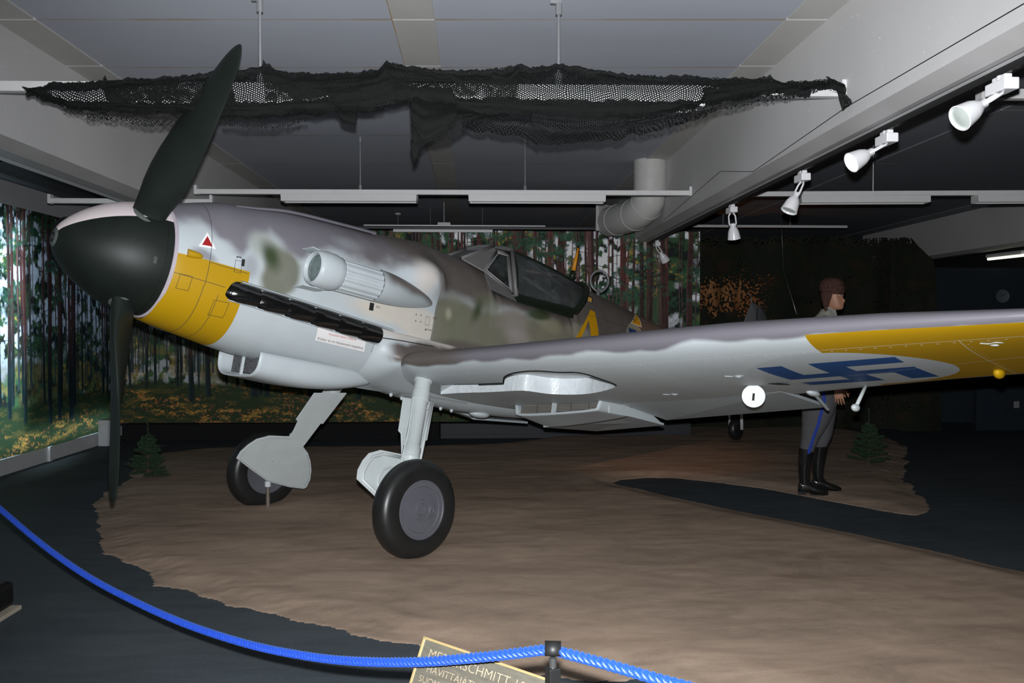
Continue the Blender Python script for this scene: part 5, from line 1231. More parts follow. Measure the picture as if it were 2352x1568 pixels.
vk = np.zeros(X.shape, bool); vk[:-1, :-1] |= fk; vk[1:, :-1] |= fk; vk[:-1, 1:] |= fk; vk[1:, 1:] |= fk
idx[vk] = np.arange(vk.sum()); co = np.stack([X[vk], Y[vk], Hs[vk]], -1).astype(np.float32)
q = np.stack([idx[:-1, :-1][fk], idx[:-1, 1:][fk], idx[1:, 1:][fk], idx[1:, :-1][fk]], -1).astype(np.int32); nf = len(q)
me = bpy.data.meshes.new('sand'); me.vertices.add(len(co)); me.vertices.foreach_set('co', co.reshape(-1)); me.loops.add(nf*4); me.loops.foreach_set('vertex_index', q.reshape(-1)); me.polygons.add(nf); me.polygons.foreach_set('loop_start', np.arange(nf, dtype=np.int32)*4); me.update(calc_edges=True); me.polygons.foreach_set('use_smooth', [True]*nf)
n = Nd('dry_sand', .95, .04); o = n.obj(); a = n.noise(.55, 5, .6, stretch=(.8, 1.3, 1)); b = n.noise(2.2, 7, .70, stretch=(.6, 1.7, 1), dist=1.0); g = n.noise(240, 2, .7)
c = n.ramp(a*.34+b*.40+g*.26, [(.36, (0.160, .122, .095)), (.48, (0.265, .198, .150)), (.58, (0.345, .258, .195)), (.70, (0.43, .328, .250))])
sp = n.noise(330, 1, .5); c = n.mix((sp > .82)*.9, c, (.9, .88, .85)); n.color(c); n.bump(b*.25+g*.7, .28, .004)
me.materials.append(n.m); o = bpy.data.objects.new('sand', me); C.objects.link(o); tag(o, 'broad bed of brownish sand spread over the dark floor under the aircraft', 'sand', kind='stuff')
def ground_z(x, y): return float(sand_h(np.array([x]), np.array([y]))[0])

# ================================================================== BLACK NET OVER THE FIRST RAIL
def net_mat(name, cell, w, col=(0.0035, 0.0045, 0.004)):
    n = Nd(name, .8, .2); uv = n.t.nodes.new('ShaderNodeUVMap'); uv.uv_map = 'net'; nz = n.t.nodes.new('ShaderNodeTexNoise'); nz.inputs['Scale'].default_value = 7; nz.inputs['Detail'].default_value = 3; n.link(uv.outputs[0], nz.inputs[0])
    mp = n.t.nodes.new('ShaderNodeVectorMath'); mp.operation = 'MULTIPLY_ADD'; n.link(nz.outputs['Color'], mp.inputs[0]); mp.inputs[1].default_value = (.045, .045, 0); n.link(uv.outputs[0], mp.inputs[2])
    sx = n.t.nodes.new('ShaderNodeSeparateXYZ'); n.link(mp.outputs[0], sx.inputs[0]); u = V(n, sx.outputs[0]); v = V(n, sx.outputs[1])
    a = ((u*(1/cell)).frac()-.5).abs() > (.5-w/2); b = ((v*(1/cell)+((u*(1/cell)).n.math('FLOOR', u*(1/cell))*.5)).frac()-.5).abs() > (.5-w/2)
    n.color(col); n.alpha(a | b); return n.m
def net_sheet(name, top, bot, ytop, ybot, mat, parent, bulge=0.05, nx=150, nv=14, wob=.02, seed=1, su=1.0, x0=None, x1=None):
    """a hanging piece of net between two outlines given as (x,z) at the rail"""
    tx = [p[0] for p in top]; bx = [p[0] for p in bot]; xa = max(tx[0], bx[0]) if x0 is None else x0; xb = min(tx[-1], bx[-1]) if x1 is None else x1
    xs = np.linspace(xa, xb, nx); V_ = np.linspace(0, 1, nv); rows = []; 
    Xg, Vg = np.meshgrid(xs, V_, indexing='ij'); zt = np.interp(Xg, tx, [p[1] for p in top]); zb = np.interp(Xg, bx, [p[1] for p in bot])
    ed = (fbm(Xg*14, Xg*0+seed, seed, 3)-.5)*.03+(fbm(Xg*60, Xg*0+seed, seed+1, 2)-.5)*.022
    Z = zt*(1-Vg)+zb*Vg+ed*(np.abs(Vg-.5)*2); Yy = ytop*(1-Vg)+ybot*Vg-bulge*np.sin(PI*Vg)+(fbm(Xg*5, Vg*5, seed+3, 3)-.5)*wob*2
    P = np.stack([Xg, Yy, Z], -1); me = bpy.data.meshes.new(name); i = (np.arange(nx-1)[:, None]*nv+np.arange(nv-1)[None]).reshape(-1)
    me.from_pydata([tuple(p) for p in P.reshape(-1, 3)], [], [tuple(t) for t in np.stack([i, i+nv, i+nv+1, i+1], 1).tolist()])
    uvl = me.uv_layers.new(name='net'); UX = Xg*su+(fbm(Xg*2, Vg*2, seed+5, 2)-.5)*.05; UY = (zt-Z)*su
    uu = np.stack([UX.reshape(-1), UY.reshape(-1)], -1); li = np.zeros(len(me.loops), np.int32); me.loops.foreach_get('vertex_index', li); uvl.data.foreach_set('uv', uu[li].reshape(-1).astype(np.float32))
    me.polygons.foreach_set('use_smooth', [True]*len(me.polygons)); me.materials.append(mat); o = bpy.data.objects.new(name, me); C.objects.link(o); o.parent = parent; return o
def xz(px, py, Y=4.88):
    q = at_y(px, py, Y); return (float(q[0]), float(q[2]))
NET = empty('camouflage_net', (0, 0, 0), 'ragged black fishing-like net draped over the light rail above the aircraft', 'net')
M_n1 = net_mat('black_net', .0125, .42); M_n2 = net_mat('black_net_fine', .0135, .36); M_n3 = net_mat('bunched_black_net', .010, .72); M_n4 = net_mat('thin_grey_black_net', .014, .32, (.012, .013, .014))
top = [xz(*p) for p in ((72, 206), (130, 198), (250, 190), (420, 182), (540, 168), (605, 157), (680, 172), (760, 176), (830, 172), (870, 163), (888, 144), (912, 152), (960, 162), (1060, 168), (1130, 166), (1190, 156), (1215, 160), (1275, 153), (1330, 158), (1420, 177), (1550, 181), (1700, 185), (1765, 181), (1792, 194), (1870, 188), (1902, 190), (1926, 202))]
bot = [xz(*p) for p in ((72, 212), (110, 236), (160, 250), (240, 259), (330, 262), (420, 262), (500, 272), (600, 272), (700, 262), (780, 262), (850, 258), (900, 242), (945, 233), (965, 245), (1040, 258), (1100, 266), (1200, 270), (1330, 285), (1450, 280), (1550, 260), (1650, 238), (1750, 222), (1830, 214), (1900, 200), (1926, 212))]
net_sheet('front_layer', top, bot, 4.86, 4.83, M_n1, NET, .06, seed=2, nx=400)
net_sheet('back_layer', top, bot, 5.01, 4.88, M_n2, NET, -.06, seed=9, nx=300)
def off(c, d, e=0): return [(x, z+d) for x, z in c]
# bunched upper hem and folded lower body
hem = [(x, z-.030-.02*math.sin(x*7)**2) for x, z in top]; net_sheet('bunched_hem', off(top, .006), hem, 4.85, 4.83, M_n3, NET, .02, nx=400, nv=6, seed=4, su=1.4)
mid = [xz(*p) for p in ((90, 214), (160, 236), (330, 240), (500, 238), (620, 240), (760, 228), (870, 222), (905, 205), (1040, 205), (1045, 226), (1200, 230), (1400, 232), (1500, 235), (1610, 236), (1612, 210), (1700, 208), (1850, 205), (1926, 206))]
net_sheet('folded_body', mid, off(bot, .004), 4.85, 4.83, M_n3, NET, .04, nx=400, nv=10, seed=14, su=1.3)
net_sheet('folded_body', off(mid, .012), off(bot, .010), 4.90, 4.88, M_n3, NET, .05, nx=300, nv=10, seed=24, su=1.2)
for (a, b, sd_) in (((150, 560), None, 31), ((690, 910), None, 33), ((1880, 1928), None, 37)):
    pass
def band(x0_, x1_, sd_, m_, y_):
    xx = np.linspace(xz(x0_, 200)[0], xz(x1_, 200)[0], 40); f_ = lambda c: [(x, float(np.interp(x, [p[0] for p in c], [p[1] for p in c]))) for x in xx]
    net_sheet('crumpled_layer', f_(off(top, -.01)), f_(off(mid, .0)), y_, y_-.02, m_, NET, .05, nx=120, seed=sd_, su=1.2, wob=.035)
band(255, 545, 81, M_n2, 4.845); band(255, 420, 82, M_n1, 4.855); band(615, 720, 83, M_n1, 4.85); band(700, 925, 84, M_n2, 4.84); band(690, 900, 85, M_n1, 4.835); band(900, 1060, 86, M_n1, 4.85); band(1060, 1190, 87, M_n2, 4.845); band(1610, 1900, 88, M_n2, 4.85)
# darker twisted gathers
def gather(pts, wpx, seed): 
    t_ = [xz(x, y-wpx/2) for x, y in pts]; b_ = [xz(x, y+wpx/2) for x, y in pts]; net_sheet('gathered_fold', t_, b_, 4.83, 4.81, M_n3, NET, .02, nx=80, nv=6, seed=seed, su=1.5)
gather([(250, 190), (262, 225), (300, 250)], 34, 41); gather([(610, 165), (650, 195), (700, 230)], 40, 43); gather([(690, 200), (760, 205), (860, 200)], 55, 45); gather([(760, 215), (830, 212), (905, 205)], 60, 47); gather([(905, 218), (970, 222), (1042, 224)], 42, 49); gather([(1130, 180), (1165, 190), (1190, 165)], 26, 51); gather([(1615, 225), (1680, 215), (1770, 208)], 30, 53); gather([(1768, 200), (1800, 215), (1850, 222)], 20, 55); gather([(1890, 196), (1910, 204), (1930, 210)], 30, 57)
# lower transparent veils
net_sheet('lower_veil', [xz(*p) for p in ((130, 240), (240, 258), (400, 262))], [xz(*p) for p in ((130, 244), (200, 268), (260, 268), (330, 280), (400, 276))], 4.96, 5.0, M_n4, NET, .03, seed=61)
net_sheet('lower_veil', [xz(*p) for p in ((500, 268), (600, 270), (700, 262))], [xz(*p) for p in ((500, 278), (570, 285), (620, 282), (700, 264))], 4.96, 5.0, M_n4, NET, .02, seed=63, nx=50)
net_sheet('lower_veil', [xz(*p) for p in ((1060, 255), (1200, 265), (1330, 280), (1450, 276), (1560, 258), (1660, 236))], [xz(*p) for p in ((1060, 280), (1100, 292), (1130, 290), (1200, 300), (1240, 322), (1330, 318), (1420, 308), (1500, 290), (1600, 270), (1660, 240))], 4.94, 5.0, M_n2, NET, .05, seed=65)
net_sheet('lower_veil', [xz(*p) for p in ((1220, 265), (1450, 276), (1560, 258), (1760, 225), (1900, 204))], [xz(*p) for p in ((1220, 300), (1300, 318), (1400, 300), (1500, 285), (1640, 262), (1760, 240), (1830, 232), (1900, 206))], 4.83, 4.79, M_n4, NET, .05, seed=67)
net_sheet('lower_veil', [xz(*p) for p in ((840, 258), (900, 240), (945, 233))], [xz(*p) for p in ((840, 262), (880, 252), (945, 238))], 4.83, 4.79, M_n4, NET, .02, seed=68, nx=40)
# hanging torn flap and tatters
net_sheet('hanging_flap', [xz(*p) for p in ((943, 234), (1000, 240), (1060, 250), (1115, 268))], [xz(*p) for p in ((943, 250), (952, 372), (962, 372), (968, 350), (985, 338), (1020, 335), (1060, 310), (1115, 272))], 4.83, 4.77, M_n1, NET, .03, nx=80, nv=20, seed=71)
net_sheet('hanging_flap', [xz(*p) for p in ((950, 236), (1000, 240), (1050, 250))], [xz(*p) for p in ((950, 300), (975, 335), (1010, 320), (1050, 290))], 4.79, 4.73, M_n3, NET, .03, nx=60, nv=16, seed=73, su=.9)
net_sheet('tatter', [xz(*p) for p in ((778, 255), (800, 255), (828, 255))], [xz(*p) for p in ((778, 262), (790, 285), (812, 298), (824, 302), (828, 262))], 4.81, 4.77, M_n3, NET, .02, nx=40, nv=10, seed=75)
net_sheet('tatter', [xz(*p) for p in ((946, 330), (955, 330), (970, 330))], [xz(*p) for p in ((946, 345), (953, 380), (958, 376), (970, 345))], 4.79, 4.77, M_n3, NET, .01, nx=20, nv=8, seed=76)
net_sheet('tatter', [xz(*p) for p in ((1905, 190), (1918, 196), (1944, 236))], [xz(*p) for p in ((1905, 196), (1922, 262), (1944, 246))], 4.83, 4.81, M_n3, NET, .02, nx=30, nv=12, seed=77)

# ================================================================== DARK SCREEN, TARPAULIN AND BOOTH AT THE BACK RIGHT
def screen_mat():
    n = Nd('camouflage_screen_cloth', .9, .15); o = n.obj(); vo = n.t.nodes.new('ShaderNodeTexVoronoi'); vo.inputs['Scale'].default_value = 24; n.link(n.oc, vo.inputs[0]); d = V(n, vo.outputs[0])
    big = n.noise(2.0, 3, .6); dens = n.sm(big, .35, .7)
    a = d > (.12+dens*.20); x, y, z = o
    cc = n.noise(3, 4); n.color(n.ramp(cc, [(.35, (.020, .019, .014)), (.55, (.012, .016, .010)), (.7, (.026, .018, .012))])); 
    edge = n.sm(z, 2.72, 2.86); gl = (1.0-n.sm((x-3.85+(big-.5)*1.2).abs(), .25, .75))*(1.0-n.sm((z-1.98+(big-.5)*.6).abs(), .18, .45)); a2 = d > (.10+dens*.16+edge*.22+gl*.42); n.alpha(a2); return n.m
YS = 12.25
rows = []
for i_ in range(161):
    x = 2.55+i_/160*(6.92-2.55); row = []
    zt = 2.90+.05*(vnoise(x*4, 0.0, 5)-.5)+.03*(vnoise(x*13, 0.0, 6)-.5)
    if x > 6.6: zt -= (x-6.6)*1.1
    for k_ in range(41):
        v_ = k_/40; row.append((x, YS+.06*math.sin(x*5+v_*3)+.05*float(vnoise(x*6, v_*6, 8))-.25*v_*(x > 6.3), zt*(1-v_)+.0*v_+.002))
    rows.append(row)
m = MB(); m.grid(rows); tag(m.build('camouflage_screen', screen_mat(), smooth=True), 'dark perforated camouflage screen hanging at the right behind the aircraft tail', 'screen')
def tarp_mat():
    n = Nd('brown_tarpaulin', .8, .2); o = n.obj(); f = n.noise(2.5, 5, .6); n.color(n.ramp(f, [(.3, (.20, .09, .035)), (.7, (.36, .19, .08))])); n.bump(f, .6, .06); return n.m
rows = []
for i_ in range(41):
    x = 2.4+i_/40*2.9; row = []
    for k_ in range(25):
        v_ = k_/24; row.append((x, 13.9+.10*math.sin(x*7+v_*2.5)+.06*math.sin(x*17), .01+v_*2.55))
    rows.append(row)
m = MB(); m.grid(rows); tag(m.build('tarpaulin', tarp_mat(), smooth=True), 'brown tarpaulin glowing orange behind the perforated screen', 'tarpaulin')
M_booth = plain('blue_black_partition', (.012, .018, .026), .7, var=.1)
m = MB(); m.b2(7.00, 9.19, 13.05, 13.15, 0, 2.50); m.b2(9.0, 9.19, 12.2, 13.05, 0, 2.50); tag(m.build('partition_wall', M_booth), 'blue-black partition wall at the far right carrying the round clock', 'partition')
q = at_y(2303, 680, 13.03); ck = empty('wall_clock', tuple(q), 'small round pale wall clock on the dark partition at the far right', 'clock')
m = MB(); m.lathe([(0, .0), (0, .105), (.02, .11), (.028, .105), (.024, .098), (.02, .0)], (0, .015, 0), (0, -1, 0), 40); m.build('clock_case', plain('grey_clock_face', (.10, .115, .125), .4, var=.05), ck, smooth=True, auto=40)
m = MB(); m.tube([(0, -.009, 0), (.045, -.009, .045)], .004, 6); m.tube([(0, -.009, 0), (-.035, -.009, .055)], .003, 6); m.build('hands', M_black, ck)
m = MB(); [m.box((.088*math.cos(k_*PI/6), -.008, .088*math.sin(k_*PI/6)), (.006, .003, .006)) for k_ in range(12)]; m.build('hour_marks', M_black, ck)
q = at_y(2336, 929, 12.0); m = MB(); m.b2(7.45, 9.19, 12.02, 12.10, 0, .62); tag(m.build('low_counter', M_booth), 'low dark counter at the far right below the wing tip', 'counter')
m = MB(); m.b2(q[0]-.04, q[0]+.04, 12.005, 12.02, q[2]-.05, q[2]+.05); tag(m.build('notice_card', plain('grey_card', (.22, .22, .23), .5), bevel=.003), 'tiny grey card on the low dark counter at the right edge', 'card')
# thin wire down to the tail
a = at_y(1800, 622, 11.4); b = at_y(1830, 722, 11.0); m = MB(); m.tube([tuple(a), tuple(b)], .0035, 5); up = at_y(1790, 560, 11.6); m.tube([(float(up[0]), float(up[1]), 3.50), tuple(a)], .0015, 4)
tag(m.build('suspension_wire', plain('bright_steel_wire', (.6, .6, .6), .3, .5, metal=.8), smooth=True), 'thin bright wire glinting above the wing left of the standing person', 'wire')

# ================================================================== SMALL SPRUCES
M_needle = plain('dark_spruce_needles', (.014, .036, .016), .7, var=.4, scale=40); M_bark = plain('spruce_bark', (.05, .035, .022), .8, var=.2)
def spruce(px, py, h, wmax, label, seed):
    r = random.Random(seed); g = at_z(px, py, .03); x, y = float(g[0]), float(g[1]); z = max(0.0, ground_z(x, y)); o = empty('spruce_sapling', (x, y, z), label, 'tree', 'small spruces on the sand')
    m = MB(); m.tube([(0, 0, -.02), (.005, 0, h*.5), (0, .004, h)], [.012, .007, .002], 8); 
    fo = MB()
    def needles(a, b, n, L):
        a = Vector(a); b = Vector(b); d = (b-a).normalized()
        for _ in range(n):
            t = r.random(); p = a.lerp(b, t); s = d.cross(Vector((r.uniform(-1, 1), r.uniform(-1, 1), r.uniform(-1, 1)))).normalized(); tip = p+(s*.9+d*.6).normalized()*L*r.uniform(.7, 1.2); w = d.cross(s)*.0022
            fo.add([p+w, p-w, tip], [(0, 1, 2)]); fo.add([p+d*.0022, p-d*.0022, tip], [(0, 1, 2)])
    needles((0, 0, h*.62), (0, 0, h), 160, .020)
    k = 0
    while k < 62:
        t = (k/62)**.9; zz = h*(.04+.66*t); R_ = wmax*(1-t)**.75*r.uniform(.65, 1.1)+.03; an = k*2.399+r.uniform(-.4, .4)
        e = Vector((math.cos(an)*R_, math.sin(an)*R_, R_*r.uniform(-.12, .35)+.01)); p0_ = Vector((0, 0, zz)); m.tube([p0_, p0_+e*.55+Vector((0, 0, -.01)), p0_+e], [.004, .003, .0015], 5)
        needles(p0_+e*.10, p0_+e, 100, .024)
        for s_ in (-1, 1):
            for f_ in (.4, .62, .82):
                q_ = p0_+e*f_; e2 = (Matrix.Rotation(s_*.8, 3, 'Z')@e)*.42*(1.1-f_*.6); m.tube([q_, q_+e2], [.002, .001], 4); needles(q_, q_+e2, 40, .021)
        k += 1
    m.build('stem', M_bark, o); fo.build('needles', M_needle, o, weld=False, recalc=False); return o
spruce(1995, 1068, .62, .205, 'small dark spruce sapling at the right, behind the standing person', 5)
spruce(340, 1098, .60, .185, 'small dark spruce sapling at the left, behind the lower propeller blade', 8)

# ================================================================== STANDING MANNEQUIN
g = at_z(1872, 1128, .03); PZ = max(.02, ground_z(float(g[0]), float(g[1])))
MN = empty('person', (float(g[0]), float(g[1]), PZ), 'person in brown fur cap and grey breeches with blue stripe standing behind the wing', 'person')
MN.rotation_euler.z = math.radians(-2.44-12)
M_skin = plain('tanned_skin', (.30, .150, .092), .5, .35, var=.06); M_shirt = plain('pale_grey_green_shirt', (.27, .27, .22), .8, var=.08); M_trou = plain('grey_breeches_cloth', (.062, .062, .066), .85, var=.1); M_boot = plain('polished_black_leather', (.008, .008, .008), .16, .6, coat=.4, var=.2); M_fur = plain('brown_fur', (.055, .028, .022), .95, .1, var=.45, scale=50, bump=.8); M_stripe = plain('blue_stripe_cloth', (.01, .03, .22), .8)
def loft(m, secs, n=24, capS=True):
    """secs: (centre, rx, ry[, power, tilt]) horizontal ellipses, rx along x, ry along y"""
    rows = []
    for s in secs:
        c, rx, ry = s[:3]; pw = s[3] if len(s) > 3 else 1.0; tl = s[4] if len(s) > 4 else 0.0
        rows.append([(c[0]+rx*math.copysign(abs(math.cos(t))**pw, math.cos(t)), c[1]+ry*math.copysign(abs(math.sin(t))**pw, math.sin(t)), c[2]+tl*math.cos(t)*rx) for t in [2*PI*k/n for k in range(n)]])
    m.grid(rows, closed_v=True); m.add(rows[0], [tuple(range(n))]); m.add(rows[-1], [tuple(range(n))])
# body: head, neck and hands as one surface with the covered limbs
bm_ = MB()
HX, HZ = .150, 1.80                       # head centre
prof = []                                # head sections from chin up: z, x front, x back, half width
for z, xf, xb, w in ((-.118, .062, -.012, .022), (-.110, .080, -.026, .038), (-.095, .088, -.045, .050), (-.075, .087, -.062, .058), (-.055, .086, -.074, .064), (-.030, .084, -.086, .070), (0, .083, -.096, .074), (.030, .086, -.100, .077), (.060, .084, -.098, .076), (.090, .068, -.088, .066), (.110, .040, -.066, .046), (.122, .0, -.03, .012)):
    row = []; n_ = 40
    for k_ in range(n_):
        t_ = 2*PI*k_/n_; cx_ = (xf+xb)/2; x_ = cx_+(xf-xb)/2*math.copysign(abs(math.cos(t_))**.85, math.cos(t_)); y_ = w*math.copysign(abs(math.sin(t_))**.92, math.sin(t_))
        if math.cos(t_) > 0:
            ay = abs(y_)
            if abs(z+.020) < .045: x_ += .012*math.exp(-(ay/.012)**2)*max(0, 1-abs(z+.030)/.045)          # nose
            if abs(z-.012) < .02: x_ -= .010*math.exp(-((ay-.032)/.014)**2)                                  # eye hollow
            if abs(z-.034) < .02: x_ += .005*math.exp(-((ay-.03)/.03)**2)
            if abs(z+.066) < .016: x_ += .006*math.exp(-(ay/.022)**2)                                        # lips
            if abs(z+.1) < .02: x_ += .004*math.exp(-(ay/.018)**2)
        row.append((HX+x_, y_, HZ+z))
    prof.append(row)
# refine between sections
rows = []
for i_ in range(len(prof)-1):
    for s_ in (0, .34, .67): rows.append([tuple(Vector(a).lerp(Vector(b), s_)) for a, b in zip(prof[i_], prof[i_+1])])
rows.append(prof[-1])
for r_i, row in enumerate(rows):
    for k_, p in enumerate(row):
        x_, y_, z_ = p[0]-HX, p[1], p[2]-HZ
        if x_ > .05:
            dn = z_+.034; x_ += .010*math.exp(-(y_/.011)**2)*(math.exp(-(dn/.014)**2)); row[k_] = (HX+x_, y_, HZ+z_)
HT = Matrix.Translation((HX-.02, 0, HZ))@Matrix.Rotation(math.radians(-32), 4, 'Z')@Matrix.Translation((-HX+.02, 0, -HZ))
def turned(m_, i0=0):
    m_.v[i0:] = [tuple(HT@Vector(p)) for p in m_.v[i0:]]
bm_.grid(rows, closed_v=True); bm_.add(rows[0], [tuple(range(40))]); bm_.add(rows[-1], [tuple(range(40))]); turned(bm_)
loft(bm_, [((.06, 0, 1.55), .07, .08), ((.085, 0, 1.60), .056, .058), ((.115, 0, 1.66), .052, .052), ((.135, 0, 1.73), .052, .05)])
i0_ = len(bm_.v)
for s_ in (-1, 1): bm_.sphere((HX-.012, s_*.077, HZ-.002), (.018, .008, .030), 12, 8)
turned(bm_, i0_)
def hand(wr, dirv, palm_n, side, curl=.35):
    """relaxed hand: palm, four bent fingers of different lengths and a thumb from the side of the palm"""
    wr = Vector(wr); d = Vector(dirv).normalized(); nrm_ = Vector(palm_n).normalized(); s = d.cross(nrm_).normalized()*side; nrm_ = s.cross(d)*side
    rows = []
    for t_, w_, h_ in ((-.03, .026, .022), (0, .028, .019), (.03, .036, .017), (.06, .041, .015), (.085, .040, .013), (.095, .034, .010)):
        c = wr+d*t_; rows.append([c+s*(w_*math.cos(q_))+nrm_*(h_*math.sin(q_)) for q_ in [2*PI*k/20 for k in range(20)]])
    bm_.grid(rows, closed_v=True); bm_.add(rows[-1], [tuple(range(20))])
    for i_, (o_, L_, r_) in enumerate(((.031, .072, .0088), (.011, .082, .0092), (-.010, .076, .0088), (-.030, .060, .0076))):
        p = wr+d*.088+s*o_; pts = [p-d*.012]; ang = 0; q_ = p; pts.append(q_)
        for seg, c_ in ((.45, .5), (.32, .9), (.23, .6)):
            ang += curl*c_*(1+.12*i_); dd_ = d*math.cos(ang)+nrm_*math.sin(ang)+s*(.06*(1.2-i_)); q_ = q_+dd_.normalized()*L_*seg; pts.append(q_)
        bm_.tube(pts, [r_, r_, r_*.95, r_*.88, r_*.62], 10)
    p = wr+d*.022+s*.030; bm_.tube([p-s*.01, p+(d*.5+s*.85+nrm_*.2).normalized()*.034, p+(d*.75+s*.75+nrm_*.35).normalized()*.064, p+(d*.9+s*.6+nrm_*.5).normalized()*.088], [.013, .011, .0095, .006], 10)
RWR = (.155, -.235, .985); LWR = (.21, .22, 1.00)
hand(RWR, (.10, .02, -1), (.3, .95, 0), 1, .40); hand(LWR, (.62, -.1, -.75), (-.2, -.95, -.2), -1, .30)
# covered limbs and trunk so the figure is whole under its clothes
bm_.tube([(.06, -.17, 1.53), (.05, -.245, 1.25), RWR], [.045, .038, .027], 14); bm_.tube([(.06, .17, 1.53), (.03, .25, 1.26), LWR], [.045, .038, .027], 14)
loft(bm_, [((.04, 0, .92), .10, .15), ((.04, 0, 1.15), .085, .125), ((.05, 0, 1.40), .10, .155), ((.06, 0, 1.53), .07, .15), ((.07, 0, 1.58), .05, .06)])
for sx, sy in ((-1, -.095), (1, .095)): fx = -.10 if sx < 0 else .045; bm_.tube([(.04, sy*.8, .93), (fx+.045, sy, .54), (fx+.008, sy, .34), (fx, sy, .10)], [.07, .048, .040, .034], 14)
BODY = bm_.build('body', M_skin, MN, smooth=True, auto=60)
m = MB()
for s_ in (-1, 1): m.sphere((HX+.072, s_*.030, HZ+.013), (.010, .013, .009), 12, 8)
turned(m); m.build('eyes', plain('eye_white', (.35, .33, .30), .2), BODY, smooth=True)
m = MB()
for s_ in (-1, 1): m.sphere((HX+.0795, s_*.030, HZ+.013), (.004, .006, .006), 10, 6); m.tube([(HX+.083, s_*.014, HZ+.032), (HX+.086, s_*.032, HZ+.036), (HX+.076, s_*.050, HZ+.030)], .003, 6)
turned(m); m.build('pupils_and_brows', plain('dark_brown_hair', (.02, .012, .008), .6), BODY, smooth=True)
m = MB(); m.tube([(HX+.083, -.022, HZ-.066), (HX+.092, -.008, HZ-.063), (HX+.0935, 0, HZ-.0645), (HX+.092, .008, HZ-.063), (HX+.083, .022, HZ-.066)], [.002, .0045, .0045, .0045, .002], 8); m.tube([(HX+.082, -.018, HZ-.072), (HX+.091, 0, HZ-.0735), (HX+.082, .018, HZ-.072)], [.002, .0055, .002], 8); turned(m); m.build('lips', plain('lip_red', (.34, .10, .08), .45), BODY, smooth=True)
# cap with ear flap
m = MB(); loft(m, [((HX-.012, 0, HZ+.030), .098, .086, 1, -.12), ((HX-.012, 0, HZ+.055), .112, .100, 1, -.10), ((HX-.014, 0, HZ+.095), .114, .102, 1, -.06), ((HX-.016, 0, HZ+.135), .104, .094), ((HX-.018, 0, HZ+.165), .078, .072), ((HX-.02, 0, HZ+.178), .035, .03)], 36)
for s_ in (-1, 1):
    rr_ = []
    for z_, xa, xb in ((.06, -.10, .035), (.0, -.098, .018), (-.05, -.085, .0), (-.10, -.065, -.012), (-.135, -.05, -.022)):
        rr_.append([(HX+xa, s_*.055, HZ+z_), (HX+xa*.7+xb*.3, s_*.088, HZ+z_), (HX+xa*.3+xb*.7, s_*.092, HZ+z_), (HX+xb, s_*.078, HZ+z_), (HX+xb-.01, s_*.070, HZ+z_), (HX+xa, s_*.050, HZ+z_)])
    m.grid(rr_, closed_v=True)
turned(m); m.build('fur_cap', M_fur, MN, smooth=True, auto=60)
m = MB(); loft(m, [((.03, 0, .90), .135, .175), ((.035, 0, 1.02), .118, .158), ((.035, 0, 1.15), .115, .155), ((.04, 0, 1.30), .128, .172), ((.045, 0, 1.42), .132, .188), ((.05, 0, 1.50), .122, .198), ((.058, 0, 1.575), .100, .178), ((.066, 0, 1.615), .082, .130), ((.085, 0, 1.65), .068, .085), ((.105, 0, 1.69), .062, .062)], 36)
m.tube([(.055, -.150, 1.555), (.052, -.210, 1.50), (.045, -.240, 1.36), (.05, -.258, 1.24), (.10, -.250, 1.11), (.15, -.238, 1.01)], [.060, .064, .058, .052, .046, .038], 20); m.tube([(.055, .150, 1.555), (.05, .210, 1.50), (.035, .245, 1.36), (.03, .262, 1.24), (.12, .250, 1.11), (.20, .225, 1.03)], [.060, .064, .058, .052, .046, .038], 20)
m.build('shirt', M_shirt, MN, smooth=True, auto=60)
for s_ in (-1, 1):
    m = MB(); m.prism([(.03, s_*.11, 1.625), (.08, s_*.11, 1.628), (.07, s_*.20, 1.568), (.02, s_*.20, 1.562)], (0, 0, .008)); m.build('shoulder_strap', plain('grey_strap_cloth', (.20, .20, .17), .8), MN, bevel=.003)
    m = MB(); m.prism([(.085, s_*.075, 1.70), (.165, s_*.030, 1.67), (.175, s_*.065, 1.60), (.11, s_*.115, 1.62)], (.0, s_*.008, .012)); m.build('collar', plain('grey_collar_cloth', (.30, .30, .27), .8), MN, bevel=.003)
m = MB(); m.prism([(.155, -.014, 1.665), (.155, .014, 1.665), (.170, .018, 1.61), (.170, -.018, 1.61)], (.012, 0, 0)); m.build('tie', plain('violet_blue_tie', (.04, .03, .12), .6), MN)
m = MB(); loft(m, [((.03, 0, .86), .145, .185), ((.03, 0, .93), .140, .178), ((.03, 0, 1.00), .125, .165)], 32)
for sx, sy in ((-1, -.095), (1, .095)):
    fx = -.10 if sx < 0 else .035
    loft(m, [((fx+.010, sy, .36), .056, .056), ((fx+.018, sy, .42), .066, .064), ((fx+.045, sy, .52), .082, .078), ((fx*.62+.045, sy, .64), .116, .096), ((fx*.35+.045, sy*.98, .76), .142, .104), ((.035, sy*.9, .86), .150, .106), ((.03, sy*.85, .93), .142, .100)], 28)
m.build('breeches', M_trou, MN, smooth=True, auto=60)
m = MB(); rr_ = []
fx = -.10
for z_, cx_, ry in ((.38, fx+.012, .060), (.42, fx+.018, .066), (.52, fx+.045, .080), (.64, fx*.62+.045, .096), (.76, fx*.35+.045, .104), (.86, .035, .105), (.95, .03, .100)):
    sy = -.095*(1 if z_ < .8 else .92); rr_.append([(cx_+.010-.014, sy-ry-.002, z_), (cx_+.010, sy-ry-.006, z_), (cx_+.010+.014, sy-ry-.002, z_)])
m.grid(rr_); o = m.build('blue_stripe', M_stripe, MN, smooth=True)
